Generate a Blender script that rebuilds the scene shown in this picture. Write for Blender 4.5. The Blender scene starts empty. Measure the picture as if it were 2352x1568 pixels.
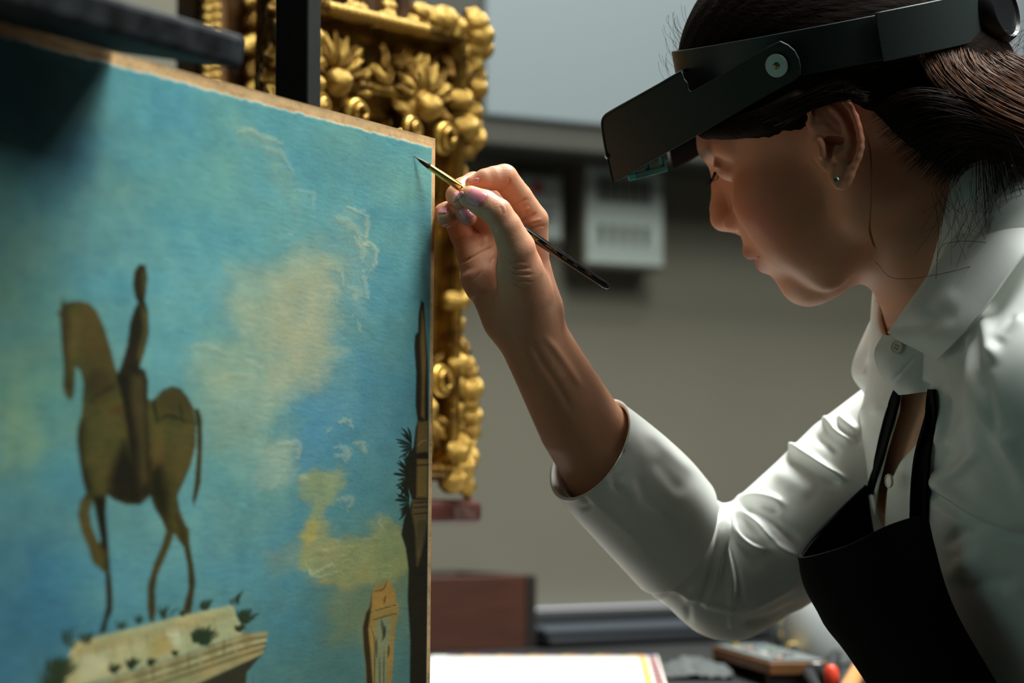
import bpy, bmesh, math, random
import numpy as np
from mathutils import Vector, Matrix

# ------------------------------------------------------------------ camera, world, lights, exposure
SC = bpy.context.scene
COL = SC.collection
LENS, ZC, HORIZON = 85.0, 0.95, 1100.0
KPX = 36.0 / LENS / 2352.0            # tangent of one pixel
SCL = 1.0915                          # metres per working depth unit
PITCH = math.atan((HORIZON - 784.0) * KPX)
CAMP = np.array([0.0, 0.0, ZC])
AX = np.array([1.0, 0.0, 0.0])
AF = np.array([0.0, math.cos(PITCH), math.sin(PITCH)])
AU = np.array([0.0, -math.sin(PITCH), math.cos(PITCH)])

cam_data = bpy.data.cameras.new('camera')
cam = bpy.data.objects.new('camera', cam_data)
COL.objects.link(cam)
cam.location = CAMP
cam.rotation_euler = (math.pi / 2 + PITCH, 0, 0)
cam_data.lens = LENS
cam_data.sensor_width = 36.0
cam_data.clip_start = 0.05
cam_data.dof.use_dof = True
cam_data.dof.focus_distance = 1.405 * SCL
cam_data.dof.aperture_fstop = 5.2
SC.camera = cam

SC.view_settings.view_transform = 'Standard'
SC.view_settings.look = 'None'
SC.view_settings.gamma = 1.0
SC.view_settings.exposure = 0.0
SC.view_settings.use_curve_mapping = False

world = bpy.data.worlds.new('room_ambience')
SC.world = world
world.use_nodes = True
world.node_tree.nodes['Background'].inputs[0].default_value = (0.62, 0.75, 0.72, 1)
world.node_tree.nodes['Background'].inputs[1].default_value = 0.006


def area(name, loc, target, sx, sy, power, color):
    l = bpy.data.lights.new(name, 'AREA')
    l.shape = 'RECTANGLE'
    l.size, l.size_y = sx, sy
    l.energy = power
    l.color = color
    o = bpy.data.objects.new(name, l)
    COL.objects.link(o)
    o.location = loc
    d = Vector(target) - Vector(loc)
    o.rotation_euler = d.to_track_quat('-Z', 'Y').to_euler()
    return o


area('window_light', (2.05, 0.88, 2.80), (0.0, 1.5, 1.0), 1.0, 0.8, 31.0, (0.97, 1.0, 0.94))
area('rear_skylight', (0.55, 2.30, 2.75), (0.1, 1.6, 1.0), 0.7, 0.6, 70.0, (0.97, 1.0, 0.95))
area('skylight', (0.72, 1.42, 2.65), (0.3, 1.5, 1.0), 0.8, 0.6, 34.0, (0.95, 1.0, 0.96))
# ------------------------------------------------------------------ helpers
random.seed(7)
RNG = np.random.default_rng(11)


def P(px, py, d):
    """a point seen at that place of the frame, d working units away along the view axis"""
    return CAMP + SCL * d * (KPX * (px - 1176.0) * AX + KPX * (784.0 - py) * AU + AF)


def PA(a):
    a = np.asarray(a, float)
    return CAMP + SCL * a[..., 2:3] * (KPX * (a[..., 0:1] - 1176.0) * AX + KPX * (784.0 - a[..., 1:2]) * AU + AF)


def RP(r, d):
    return r * KPX * SCL * d


def project(v):
    q = v - CAMP
    d = q @ AF
    return 1176.0 + (q @ AX) / d / KPX, 784.0 - (q @ AU) / d / KPX, d / SCL


def lin(c):
    c = np.asarray(c, float) / 255.0
    return np.where(c <= 0.04045, c / 12.92, ((c + 0.055) / 1.055) ** 2.4)


def rgb(r, g, b):
    return tuple(float(x) for x in lin((r, g, b)))


MATS = {}


def mat(name, col, rough=0.6, metal=0.0, noise=0.0, nscale=40.0, bump=0.0, bscale=120.0, spec=0.5, sss=0.0, sheen=0.0,
        coat=0.0, trans=0.0, emit=None, col2=None, stretch=None, ior=1.45, aniso=0.0):
    if name in MATS:
        return MATS[name]
    m = bpy.data.materials.new(name)
    m.use_nodes = True
    nt = m.node_tree
    b = nt.nodes['Principled BSDF']
    b.inputs['Base Color'].default_value = (*col, 1)
    b.inputs['Roughness'].default_value = rough
    b.inputs['Metallic'].default_value = metal
    b.inputs['Specular IOR Level'].default_value = spec
    b.inputs['IOR'].default_value = ior
    b.inputs['Transmission Weight'].default_value = trans
    b.inputs['Coat Weight'].default_value = coat
    b.inputs['Sheen Weight'].default_value = sheen
    b.inputs['Anisotropic'].default_value = aniso
    if sss:
        b.inputs['Subsurface Weight'].default_value = sss
        b.inputs['Subsurface Radius'].default_value = (1.0, 0.35, 0.2)
        b.inputs['Subsurface Scale'].default_value = 0.006
    if emit:
        b.inputs['Emission Color'].default_value = (*emit[0], 1)
        b.inputs['Emission Strength'].default_value = emit[1]
    tc = nt.nodes.new('ShaderNodeTexCoord')
    mp = nt.nodes.new('ShaderNodeMapping')
    nt.links.new(tc.outputs['Object'], mp.inputs[0])
    if stretch:
        mp.inputs['Scale'].default_value = stretch
    if noise > 0:
        n = nt.nodes.new('ShaderNodeTexNoise')
        n.inputs['Scale'].default_value = nscale
        n.inputs['Detail'].default_value = 5
        nt.links.new(mp.outputs[0], n.inputs['Vector'])
        mx = nt.nodes.new('ShaderNodeMix')
        mx.data_type = 'RGBA'
        c2 = col2 if col2 else tuple(max(0, x * (1 - noise)) for x in col)
        c1 = col if col2 else tuple(min(1, x * (1 + noise * 0.6)) for x in col)
        mx.inputs[6].default_value = (*c1, 1)
        mx.inputs[7].default_value = (*c2, 1)
        rp = nt.nodes.new('ShaderNodeValToRGB')
        rp.color_ramp.elements[0].position = 0.35
        rp.color_ramp.elements[1].position = 0.65
        nt.links.new(n.outputs['Fac'], rp.inputs[0])
        nt.links.new(rp.outputs[0], mx.inputs[0])
        nt.links.new(mx.outputs[2], b.inputs['Base Color'])
    if bump > 0:
        n2 = nt.nodes.new('ShaderNodeTexNoise')
        n2.inputs['Scale'].default_value = bscale
        n2.inputs['Detail'].default_value = 4
        nt.links.new(mp.outputs[0], n2.inputs['Vector'])
        bp = nt.nodes.new('ShaderNodeBump')
        bp.inputs['Strength'].default_value = bump
        bp.inputs['Distance'].default_value = 0.002
        nt.links.new(n2.outputs['Fac'], bp.inputs['Height'])
        nt.links.new(bp.outputs[0], b.inputs['Normal'])
    MATS[name] = m
    return m


def link_mesh(name, me, m, parent=None, loc=(0, 0, 0)):
    o = bpy.data.objects.new(name, me)
    COL.objects.link(o)
    if m is not None and not me.materials:
        me.materials.append(m)
    o.location = loc
    if parent is not None:
        o.parent = parent
        pm = Matrix.Translation(parent.location) if parent.get('_abs') is None else Matrix.Translation(Vector(parent['_abs']))
        o.matrix_parent_inverse = pm.inverted()
    o['_abs'] = [float(x) for x in loc]
    return o


def obj(name, verts, faces, m, parent=None, smooth=True, origin=None, sharp=None):
    v = np.asarray(verts, float)
    c = (v.min(0) + v.max(0)) / 2 if origin is None else np.asarray(origin, float)
    me = bpy.data.meshes.new(name)
    if isinstance(faces, np.ndarray) and faces.ndim == 2:
        n, k = faces.shape
        me.vertices.add(len(v))
        me.vertices.foreach_set('co', (v - c).astype(np.float32).ravel())
        me.loops.add(n * k)
        me.loops.foreach_set('vertex_index', faces.astype(np.int32).ravel())
        me.polygons.add(n)
        me.polygons.foreach_set('loop_start', np.arange(0, n * k, k, dtype=np.int32))
        me.polygons.foreach_set('use_smooth', np.full(n, smooth, dtype=bool))
        me.update(calc_edges=True)
        me.validate()
    else:
        me.from_pydata([tuple(x) for x in (v - c)], [], [list(f) for f in faces])
        me.polygons.foreach_set('use_smooth', [smooth] * len(me.polygons))
        me.update()
    if sharp is not None and smooth:
        me.set_sharp_from_angle(angle=math.radians(sharp))
    return link_mesh(name, me, m, parent, tuple(c))


def empty(name, loc):
    o = bpy.data.objects.new(name, None)
    o.empty_display_size = 0.02
    COL.objects.link(o)
    o.location = tuple(loc)
    o['_abs'] = [float(x) for x in loc]
    return o


def tag(o, label=None, cat=None, group=None, kind=None):
    if label:
        o['label'] = label
    if cat:
        o['category'] = cat
    if group:
        o['group'] = group
    if kind:
        o['kind'] = kind
    return o


def bevel(o, w, seg=2):
    md = o.modifiers.new('bevel', 'BEVEL')
    md.width = w
    md.segments = seg
    md.limit_method = 'ANGLE'
    return o


def hexa(c8):
    """8 corners: bottom ring of four, then top ring of four"""
    f = [(3, 2, 1, 0), (4, 5, 6, 7), (0, 1, 5, 4), (1, 2, 6, 5), (2, 3, 7, 6), (3, 0, 4, 7)]
    return np.array(c8, float), f


def box_basis(o, a, b, c):
    """corner o and three edge vectors"""
    o, a, b, c = (np.asarray(x, float) for x in (o, a, b, c))
    if np.dot(np.cross(a, b), c) < 0:
        a, b = b, a
    return hexa([o, o + a, o + a + b, o + b, o + c, o + a + c, o + a + b + c, o + b + c])


def join_parts(lst):
    vs, fs, n = [], [], 0
    for v, f in lst:
        vs.append(np.asarray(v, float))
        fs += [tuple(int(i) + n for i in q) for q in f]
        n += len(v)
    return np.vstack(vs), fs


def catmull(pts, n):
    """n samples of a Catmull-Rom curve through pts (any dimension)"""
    p = np.asarray(pts, float)
    if len(p) == 2:
        t = np.linspace(0, 1, n)[:, None]
        return p[0] * (1 - t) + p[1] * t
    q = np.concatenate([(2 * p[0] - p[1])[None], p, (2 * p[-1] - p[-2])[None]])
    s = np.linspace(0, len(p) - 1, n)
    i = np.minimum(s.astype(int), len(p) - 2)
    t = (s - i).reshape((-1,) + (1,) * (p.ndim - 1))
    a, b, c, d = q[i], q[i + 1], q[i + 2], q[i + 3]
    return 0.5 * (2 * b + (c - a) * t + (2 * a - 5 * b + 4 * c - d) * t ** 2 + (3 * b - a - 3 * c + d) * t ** 3)


def frames(path):
    t = np.gradient(path, axis=0)
    t /= np.linalg.norm(t, axis=1)[:, None] + 1e-12
    up = np.array([0.1, 0.2, 1.0])
    if abs(np.dot(t[0], up / np.linalg.norm(up))) > 0.9:
        up = np.array([1.0, 0.1, 0.0])
    us = []
    u = np.cross(t[0], up)
    for k in range(len(path)):
        u = u - np.dot(u, t[k]) * t[k]
        u /= np.linalg.norm(u) + 1e-12
        us.append(u.copy())
    us = np.array(us)
    return t, us, np.cross(t, us)


def tube(path, rad, n=10, caps=True):
    path = np.asarray(path, float)
    rad = np.broadcast_to(np.asarray(rad, float), (len(path),))
    t, u, w = frames(path)
    a = np.linspace(0, 2 * math.pi, n, endpoint=False)
    v = path[:, None] + rad[:, None, None] * (np.cos(a)[None, :, None] * u[:, None] + np.sin(a)[None, :, None] * w[:, None])
    m = len(path)
    v = v.reshape(-1, 3)
    f = []
    for i in range(m - 1):
        for j in range(n):
            j2 = (j + 1) % n
            f.append((i * n + j, i * n + j2, (i + 1) * n + j2, (i + 1) * n + j))
    if caps:
        f.append(tuple(range(n - 1, -1, -1)))
        f.append(tuple((m - 1) * n + j for j in range(n)))
    return v, f


def lathe(base, axis, prof, n=20):
    """prof: (along axis, radius) pairs"""
    axis = np.asarray(axis, float)
    axis = axis / np.linalg.norm(axis)
    path = np.array([np.asarray(base, float) + axis * p[0] for p in prof])
    ref = np.array([0.0, 0.0, 1.0]) if abs(axis[2]) < 0.9 else np.array([1.0, 0, 0])
    u = np.cross(axis, ref)
    u /= np.linalg.norm(u)
    w = np.cross(axis, u)
    a = np.linspace(0, 2 * math.pi, n, endpoint=False)
    v = np.concatenate([path[i] + prof[i][1] * (np.cos(a)[:, None] * u + np.sin(a)[:, None] * w) for i in range(len(prof))])
    f = []
    for i in range(len(prof) - 1):
        for j in range(n):
            j2 = (j + 1) % n
            f.append((i * n + j, i * n + j2, (i + 1) * n + j2, (i + 1) * n + j))
    f.append(tuple(range(n - 1, -1, -1)))
    f.append(tuple((len(prof) - 1) * n + j for j in range(n)))
    return v, f


def grid_faces(nr, nc, off=0, flip=False):
    i, j = np.meshgrid(np.arange(nr - 1), np.arange(nc - 1), indexing='ij')
    a = (i * nc + j).ravel() + off
    q = np.stack([a, a + 1, a + nc + 1, a + nc], 1)
    return q[:, ::-1].copy() if flip else q


def sheet(ctrl, nr, nc, th):
    """a cloth sheet through a grid of control points (rows x cols x 3), closed with thickness th"""
    c = np.asarray(ctrl, float)
    g = catmull(c, nr)
    g = np.swapaxes(catmull(np.swapaxes(g, 0, 1), nc), 0, 1)
    return thicken(g, th)


def grid_normals(g):
    n = np.cross(np.gradient(g, axis=0), np.gradient(g, axis=1))
    return n / (np.linalg.norm(n, axis=2)[..., None] + 1e-12)


def thicken(g, th):
    nr, nc = g.shape[:2]
    n = grid_normals(g)
    top, bot = g + n * th / 2, g - n * th / 2
    v = np.vstack([top.reshape(-1, 3), bot.reshape(-1, 3)])
    N = nr * nc
    f = [grid_faces(nr, nc), grid_faces(nr, nc, N, True)]
    idx = np.arange(N).reshape(nr, nc)
    loop = np.concatenate([idx[0, :], idx[1:, -1], idx[-1, -2::-1], idx[-2:0:-1, 0]])
    l2 = np.roll(loop, -1)
    f.append(np.stack([l2, loop, loop + N, l2 + N], 1))
    return v, np.vstack(f)


def vnormals(v, f):
    q = v[f]
    fn = np.cross(q[:, 2] - q[:, 0], q[:, 3] - q[:, 1]) if f.shape[1] == 4 else np.cross(q[:, 1] - q[:, 0], q[:, 2] - q[:, 0])
    n = np.zeros_like(v)
    for k in range(f.shape[1]):
        np.add.at(n, f[:, k], fn)
    return n / (np.linalg.norm(n, axis=1)[:, None] + 1e-15)


# value noise in numpy, any number of points
def _hash(i, j, k):
    h = (i * 374761393 + j * 668265263 + k * 2147483647) & 0xFFFFFFFF
    h = ((h ^ (h >> 13)) * 1274126177) & 0xFFFFFFFF
    return ((h ^ (h >> 16)) & 0xFFFFFF) / float(0xFFFFFF)


def vnoise(x, y, z=0.0):
    x, y = np.asarray(x, float), np.asarray(y, float)
    z = np.broadcast_to(np.asarray(z, float), x.shape)
    i, j, k = np.floor(x).astype(np.int64), np.floor(y).astype(np.int64), np.floor(z).astype(np.int64)
    u, v, w = x - i, y - j, z - k
    u, v, w = (t * t * (3 - 2 * t) for t in (u, v, w))
    r = 0
    for a in (0, 1):
        for b in (0, 1):
            for c in (0, 1):
                r = r + _hash(i + a, j + b, k + c) * (u if a else 1 - u) * (v if b else 1 - v) * (w if c else 1 - w)
    return r


def fbm(x, y, z=0.0, o=4):
    r, a, t = 0, 0.5, 0
    for q in range(o):
        r = r + a * vnoise(np.asarray(x) * 2 ** q + 17.3 * q, np.asarray(y) * 2 ** q + 5.1 * q, z)
        t += a
        a *= 0.5
    return r / t


def poly_sd(x, y, poly):
    """signed distance to a closed polygon, negative inside"""
    p = np.asarray(poly, float)
    d = np.full(x.shape, 1e18)
    s = np.zeros(x.shape, bool)
    for i in range(len(p)):
        a, b = p[i], p[(i + 1) % len(p)]
        e = b - a
        wx, wy = x - a[0], y - a[1]
        t = np.clip((wx * e[0] + wy * e[1]) / (e @ e + 1e-12), 0, 1)
        d = np.minimum(d, (wx - e[0] * t) ** 2 + (wy - e[1] * t) ** 2)
        c = (a[1] > y) != (b[1] > y)
        s ^= c & (x < (b[0] - a[0]) * (y - a[1]) / (b[1] - a[1] + 1e-12) + a[0])
    return np.where(s, -1, 1) * np.sqrt(d)


def line_d(x, y, pts):
    """distance to an open polyline and the place along it (0..1)"""
    p = np.asarray(pts, float)
    L = np.r_[0, np.cumsum(np.linalg.norm(np.diff(p, axis=0), axis=1))]
    best = np.full(x.shape, 1e18)
    tt = np.zeros(x.shape)
    for i in range(len(p) - 1):
        a, e = p[i], p[i + 1] - p[i]
        t = np.clip(((x - a[0]) * e[0] + (y - a[1]) * e[1]) / (e @ e + 1e-12), 0, 1)
        d = (x - a[0] - e[0] * t) ** 2 + (y - a[1] - e[1] * t) ** 2
        m = d < best
        best = np.where(m, d, best)
        tt = np.where(m, (L[i] + t * (L[i + 1] - L[i])) / L[-1], tt)
    return np.sqrt(best), tt


def smooth01(x):
    x = np.clip(x, 0, 1)
    return x * x * (3 - 2 * x)


# implicit solids -> mesh (surface nets)
def smin(a, b, k):
    if k <= 0:
        return np.minimum(a, b)
    h = np.clip(0.5 + 0.5 * (b - a) / k, 0, 1)
    return b + (a - b) * h - k * h * (1 - h)


def smax(a, b, k):
    return -smin(-a, -b, k)


def rc(a, b, ra, rb):
    a, b = np.asarray(a, np.float32), np.asarray(b, np.float32)
    e = b - a
    ee = float(e @ e) + 1e-12

    def f(p):
        q = p - a
        t = np.clip((q @ e) / ee, 0, 1)
        q = q - t[:, None] * e
        return np.sqrt(np.einsum('ij,ij->i', q, q)) - (ra + (rb - ra) * t)
    return f


def chain(pts, rad, k=0.0):
    fs = [rc(pts[i], pts[i + 1], rad[i], rad[i + 1]) for i in range(len(pts) - 1)]

    def f(p):
        d = fs[0](p)
        for g in fs[1:]:
            d = smin(d, g(p), k)
        return d
    return f


def ell(c, r, M=None):
    """ellipsoid; rows of M are its axes"""
    c, r = np.asarray(c, np.float32), np.asarray(r, np.float32)
    M = None if M is None else np.asarray(M, np.float32)

    def f(p):
        q = p - c
        if M is not None:
            q = q @ M.T
        a = q / r
        k0 = np.sqrt(np.einsum('ij,ij->i', a, a)) + 1e-9
        b = a / r
        k1 = np.sqrt(np.einsum('ij,ij->i', b, b)) + 1e-9
        return k0 * (k0 - 1) / k1
    return f


def union(ops):
    """ops: (mode, function, blend)"""
    def f(p):
        d = None
        for mode, g, k in ops:
            e = g(p)
            if d is None:
                d = e
            elif mode == '+':
                d = smin(d, e, k)
            else:
                d = smax(d, -e, k)
        return d
    return f


def mesh_sdf(f, lo, hi, h, B=6, margin=1.7):
    lo, hi = np.asarray(lo, float), np.asarray(hi, float)
    nb = np.ceil((hi - lo) / (h * B)).astype(int)
    n = nb * B + 1
    cen = [lo[a] + (np.arange(nb[a]) + 0.5) * h * B for a in range(3)]
    C = np.stack(np.meshgrid(*cen, indexing='ij'), -1).reshape(-1, 3).astype(np.float32)
    dc = f(C)
    act = np.abs(dc) < h * B * 0.87 * margin
    D = np.empty(tuple(n), np.float32)
    sg = np.where(dc < 0, -1.0, 1.0).reshape(tuple(nb)).astype(np.float32)
    big = np.repeat(np.repeat(np.repeat(sg, B, 0), B, 1), B, 2)
    D[:-1, :-1, :-1] = big
    D[-1], D[:, -1], D[:, :, -1] = 1, 1, 1
    off = np.stack(np.meshgrid(*[np.arange(B)] * 3, indexing='ij'), -1).reshape(-1, 3)
    bi = np.argwhere(act.reshape(tuple(nb))) * B
    for s in range(0, len(bi), 4000):
        ix = (bi[s:s + 4000, None] + off[None]).reshape(-1, 3)
        D[ix[:, 0], ix[:, 1], ix[:, 2]] = f((lo + ix * h).astype(np.float32))
    D[0], D[:, 0], D[:, :, 0] = 1, 1, 1
    ins = D < 0
    c = np.zeros(tuple(n - 1), np.uint8)
    cor = [(a, b, e) for a in (0, 1) for b in (0, 1) for e in (0, 1)]
    for a, b, e in cor:
        c += ins[a:n[0] - 1 + a, b:n[1] - 1 + b, e:n[2] - 1 + e]
    ac = (c > 0) & (c < 8)
    ii = np.argwhere(ac)
    idx = np.full(ac.shape, -1, np.int64)
    idx[ac] = np.arange(len(ii))
    pos = np.zeros((len(ii), 3))
    cnt = np.zeros(len(ii))
    for o1 in cor:
        for ax in range(3):
            if o1[ax]:
                continue
            o2 = list(o1)
            o2[ax] = 1
            a = ii + np.array(o1)
            b = ii + np.array(o2)
            d1, d2 = D[a[:, 0], a[:, 1], a[:, 2]], D[b[:, 0], b[:, 1], b[:, 2]]
            m = (d1 < 0) != (d2 < 0)
            t = (d1[m] / (d1[m] - d2[m]))[:, None]
            pos[m] += np.array(o1) + t * (np.array(o2) - np.array(o1))
            cnt[m] += 1
    V = lo + (ii + pos / cnt[:, None]) * h
    F = []
    for ax in range(3):
        a, b = [(1, 2), (2, 0), (0, 1)][ax]
        s1 = [slice(1, -1)] * 3
        s2 = [slice(1, -1)] * 3
        s1[ax], s2[ax] = slice(0, -1), slice(1, None)
        x, y = ins[tuple(s1)], ins[tuple(s2)]
        e = np.argwhere(x != y)
        fl = x[e[:, 0], e[:, 1], e[:, 2]]
        base = e.copy()
        for q in range(3):
            if q != ax:
                base[:, q] += 1
        da, db = np.zeros(3, int), np.zeros(3, int)
        da[a], db[b] = 1, 1
        q0, q1, q2, q3 = (base - da - db, base - db, base, base - da)
        Q = np.stack([idx[q[:, 0], q[:, 1], q[:, 2]] for q in (q0, q1, q2, q3)], 1)
        Q[~fl] = Q[~fl][:, ::-1]
        F.append(Q)
    F = np.vstack(F)
    F = F[(F >= 0).all(1)]
    return V, F


def relax(V, F, it=2, lam=0.5):
    E = np.vstack([F[:, [0, 1]], F[:, [1, 2]], F[:, [2, 3]], F[:, [3, 0]]])
    for _ in range(it):
        s = np.zeros_like(V)
        n = np.zeros(len(V))
        for a, b in ((0, 1), (1, 0)):
            for q in range(3):
                s[:, q] += np.bincount(E[:, a], V[E[:, b], q], len(V))
            n += np.bincount(E[:, a], minlength=len(V))
        V = V + lam * (s / np.maximum(n, 1)[:, None] - V)
    return V


def sculpt(V, N, strokes, face=0.15):
    """raise or press the surface along strokes drawn on the side that faces the camera:
    (polyline, half width px, height mm[, taper])"""
    px, py, d = project(V)
    view = CAMP - V
    view /= np.linalg.norm(view, axis=1)[:, None]
    w = smooth01((np.einsum('ij,ij->i', view, N) + 0.05) / max(face, 1e-3))
    out = V.copy()
    for st in strokes:
        pts, wd, ht = st[0], st[1], st[2]
        tp = st[3] if len(st) > 3 else 1.0
        pts = np.asarray(pts, float)
        if len(pts) > 2:
            pts = catmull(pts, len(pts) * 4)
        lo, hi = pts.min(0) - 3 * wd, pts.max(0) + 3 * wd
        m = (px > lo[0]) & (px < hi[0]) & (py > lo[1]) & (py < hi[1]) & (w > 0)
        if not m.any():
            continue
        dd, t = line_d(px[m], py[m], pts)
        prof = np.exp(-(dd / wd) ** 2)
        if tp:
            prof = prof * smooth01(t / 0.25 + (1 - tp)) * smooth01((1 - t) / 0.25 + (1 - tp))
        out[m] += N[m] * (prof * ht * 0.001 * w[m])[:, None]
    return out


def color_attr(o, cols, name='paint'):
    me = o.data
    at = me.color_attributes.new(name, 'FLOAT_COLOR', 'POINT')
    c = np.ones((len(me.vertices), 4), np.float32)
    c[:, :3] = cols
    at.data.foreach_set('color', c.ravel())


def attr_mat(name, rough=0.5, attr='paint', bump=0.0, bscale=300.0, spec=0.5, sss=0.0, wave=0.0, coat=0.0):
    m = mat(name, (1, 1, 1), rough, spec=spec, sss=sss, bump=bump, bscale=bscale, coat=coat)
    nt = m.node_tree
    a = nt.nodes.new('ShaderNodeAttribute')
    a.attribute_name = attr
    nt.links.new(a.outputs['Color'], nt.nodes['Principled BSDF'].inputs['Base Color'])
    return m
# ------------------------------------------------------------------ the room
WANG = math.radians(32)
WD = np.array([math.cos(WANG), math.sin(WANG), 0.0])     # along the back wall, to the right and away
WN = np.array([math.sin(WANG), -math.cos(WANG), 0.0])    # out of the wall, towards the room
ZV = np.array([0.0, 0.0, 1.0])
W0 = P(1110, 1100, 2.7)
W0 = W0 - ZV * W0[2]


def on_wall(px, py, off=0.0):
    """where the sight line meets the plane standing off from the back wall"""
    r = KPX * (px - 1176.0) * AX + KPX * (784.0 - py) * AU + AF
    t = ((W0 + WN * off - CAMP) @ WN) / (r @ WN)
    return CAMP + r * t


def wall_sz(px, py, off=0.0):
    q = on_wall(px, py, off) - W0
    return q @ WD, q[2]


def wbox(s0, s1, z0, z1, o0, o1):
    return box_basis(W0 + WD * s0 + ZV * z0 + WN * o0, WD * (s1 - s0), WN * (o1 - o0), ZV * (z1 - z0))


def on_level(px, py, z):
    r = KPX * (px - 1176.0) * AX + KPX * (784.0 - py) * AU + AF
    return CAMP + r * ((z - ZC) / r[2])


M_wall = mat('wall_paint', rgb(106, 103, 90), 0.85, noise=0.06, nscale=3, bump=0.05, bscale=60)
M_floor = mat('floor_lino', rgb(70, 66, 58), 0.6, noise=0.2, nscale=12)
o = obj('wall_back', *wbox(-3.2, 3.2, 0, 3.0, -0.12, 0.0), M_wall, smooth=False)
tag(o, kind='structure')
v, f = hexa([(-3, -1, -.1), (4, -1, -.1), (4, 6, -.1), (-3, 6, -.1), (-3, -1, 0), (4, -1, 0), (4, 6, 0), (-3, 6, 0)])
tag(obj('floor', v, f, M_floor, smooth=False), kind='structure')

# wall cabinet with a pale door panel
M_cab = mat('cabinet_grey', rgb(58, 58, 51), 0.6, noise=0.08, nscale=8)
M_pan = mat('cabinet_panel', rgb(114, 124, 127), 0.5)
M_pan2 = mat('cabinet_divider', rgb(128, 132, 138), 0.5)
CO = 0.13
s0 = wall_sz(925, 800, CO)[0]
zb = wall_sz(1110, 332, CO)[1]
s1 = s0 + 1.75
ztop = zb + 0.75
cab = empty('wall_cabinet', W0 + WD * (s0 + s1) / 2 + ZV * zb + WN * CO / 2)
tag(cab, 'grey wall cabinet with a pale front panel behind the woman\'s head', 'cabinet')
bevel(obj('body', *wbox(s0, s1, zb, ztop, 0.002, CO), M_cab, cab, smooth=False), 0.004)
pa = wall_sz(1108, 264, CO)
pd = wall_sz(2318, 120, CO)[0]
zp = (wall_sz(1112, 267, CO)[1] + wall_sz(1390, 294, CO)[1]) / 2
for a, b in ((pa[0], pd - 0.012), (pd + 0.012, s1 - 0.06)):
    bevel(obj('front_panel', *wbox(a, b, zp, ztop - 0.06, CO - 0.002, CO + 0.006), M_pan, cab, smooth=False), 0.004)
obj('divider', *wbox(pd - 0.011, pd + 0.011, zp, ztop - 0.06, CO - 0.002, CO + 0.012), M_pan2, cab, smooth=False)

# two notices in shallow holders
M_plate = mat('notice_plate', rgb(158, 168, 162), 0.5)
M_hold = mat('notice_holder', rgb(96, 92, 78), 0.7)
M_ink = mat('notice_ink', rgb(76, 80, 68), 0.8)
M_red = mat('notice_red', rgb(176, 84, 78), 0.8)


def notice(x0, y0, x1, y1, off, label, rows, red=None):
    a, b = wall_sz(x0, y1, off), wall_sz(x1, y1, off)
    zt = wall_sz(x0, y0, off)[1]
    r = empty('wall_notice', W0 + WD * (a[0] + b[0]) / 2 + ZV * a[1] + WN * off / 2)
    tag(r, label, 'notice', 'notices on the back wall')
    bevel(obj('holder', *wbox(a[0] - .004, b[0] + .004, a[1] - .004, zt + .004, 0.001, off - 0.002), M_hold, r, smooth=False), .002)
    bevel(obj('plate', *wbox(a[0], b[0], a[1], zt, off - 0.004, off), M_plate, r, smooth=False), .002)
    for (ya, yb, n, kind) in rows:
        zz1, zz0 = a[1] + (zt - a[1]) * (1 - ya), a[1] + (zt - a[1]) * (1 - yb)
        parts = []
        for q in range(n):
            u0 = 0.14 + 0.72 * q / n
            u1 = u0 + 0.72 / n * (0.8 if kind == 'block' else 0.62)
            if kind == 'wedge':
                sa, sb = a[0] + (b[0] - a[0]) * u0, a[0] + (b[0] - a[0]) * u1
                m = (sa + sb) / 2
                pts = [(sa, zz1), (sb, zz1), (m + (sb - m) * .5, zz0), (m - (sb - m) * .3, zz0)]
                vv = [W0 + WD * s + ZV * z + WN * (off + e) for e in (0.0, 0.0012) for s, z in pts]
                parts.append(hexa(vv))
            else:
                parts.append(wbox(a[0] + (b[0] - a[0]) * u0, a[0] + (b[0] - a[0]) * u1, zz0, zz1, off - .001, off + .0012))
        obj('print', *join_parts(parts), M_ink, r, smooth=False)
    if red:
        c = W0 + WD * (a[0] + (b[0] - a[0]) * red[0]) + ZV * (a[1] + (zt - a[1]) * red[1]) + WN * off
        obj('red_spot', *lathe(c - WN * .001, WN, [(0, .009), (.0022, .009)], 16), M_red, r)
    return r


notice(1348, 380, 1524, 603, 0.05, 'pale notice with two rows of dark print, right of the other wall notice',
       [(.10, .36, 6, 'block'), (.60, .80, 5, 'wedge')])
notice(1196, 402, 1290, 545, 0.03, 'smaller pale wall notice with a red spot, seen behind the raised hand',
       [(.48, .54, 6, 'block'), (.64, .70, 5, 'block')], red=(.4, .82))

# ------------------------------------------------------------------ work table and what lies on it
ZT = ZC - 0.172
M_table = mat('table_laminate', rgb(40, 42, 42), 0.45, noise=0.15, nscale=20)
M_steel = mat('table_steel', rgb(120, 122, 124), 0.4, metal=0.8)
sA, sB = -.72, wall_sz(2000, 1300)[0] + .25
tb = empty('work_table', W0 + WD * (sA + sB) / 2 + WN * .4)
tag(tb, 'dark grey work table along the back wall, covered with paper and tools', 'table')
bevel(obj('table_top', *wbox(sA, sB, ZT - .03, ZT, 0.002, 1.10), M_table, tb, smooth=False), .003)
for s, q in ((sA + .04, .05), (sA + .04, 1.0), (sB - .09, .05), (sB - .09, 1.0)):
    obj('leg', *wbox(s, s + .05, 0, ZT - .03, q, q + .05), M_steel, tb, smooth=False)
M_ledge = mat('ledge_paint', rgb(220, 224, 240), 0.4)
zl = wall_sz(1360, 1396, .02)[1]
o = obj('splash_ledge', *wbox(wall_sz(1100, 1400)[0], sB - .02, ZT + .004, zl, .001, .02), M_ledge, smooth=False)
tag(bevel(o, .003), 'pale lilac grey ledge strip at the foot of the back wall', 'ledge')


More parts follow.
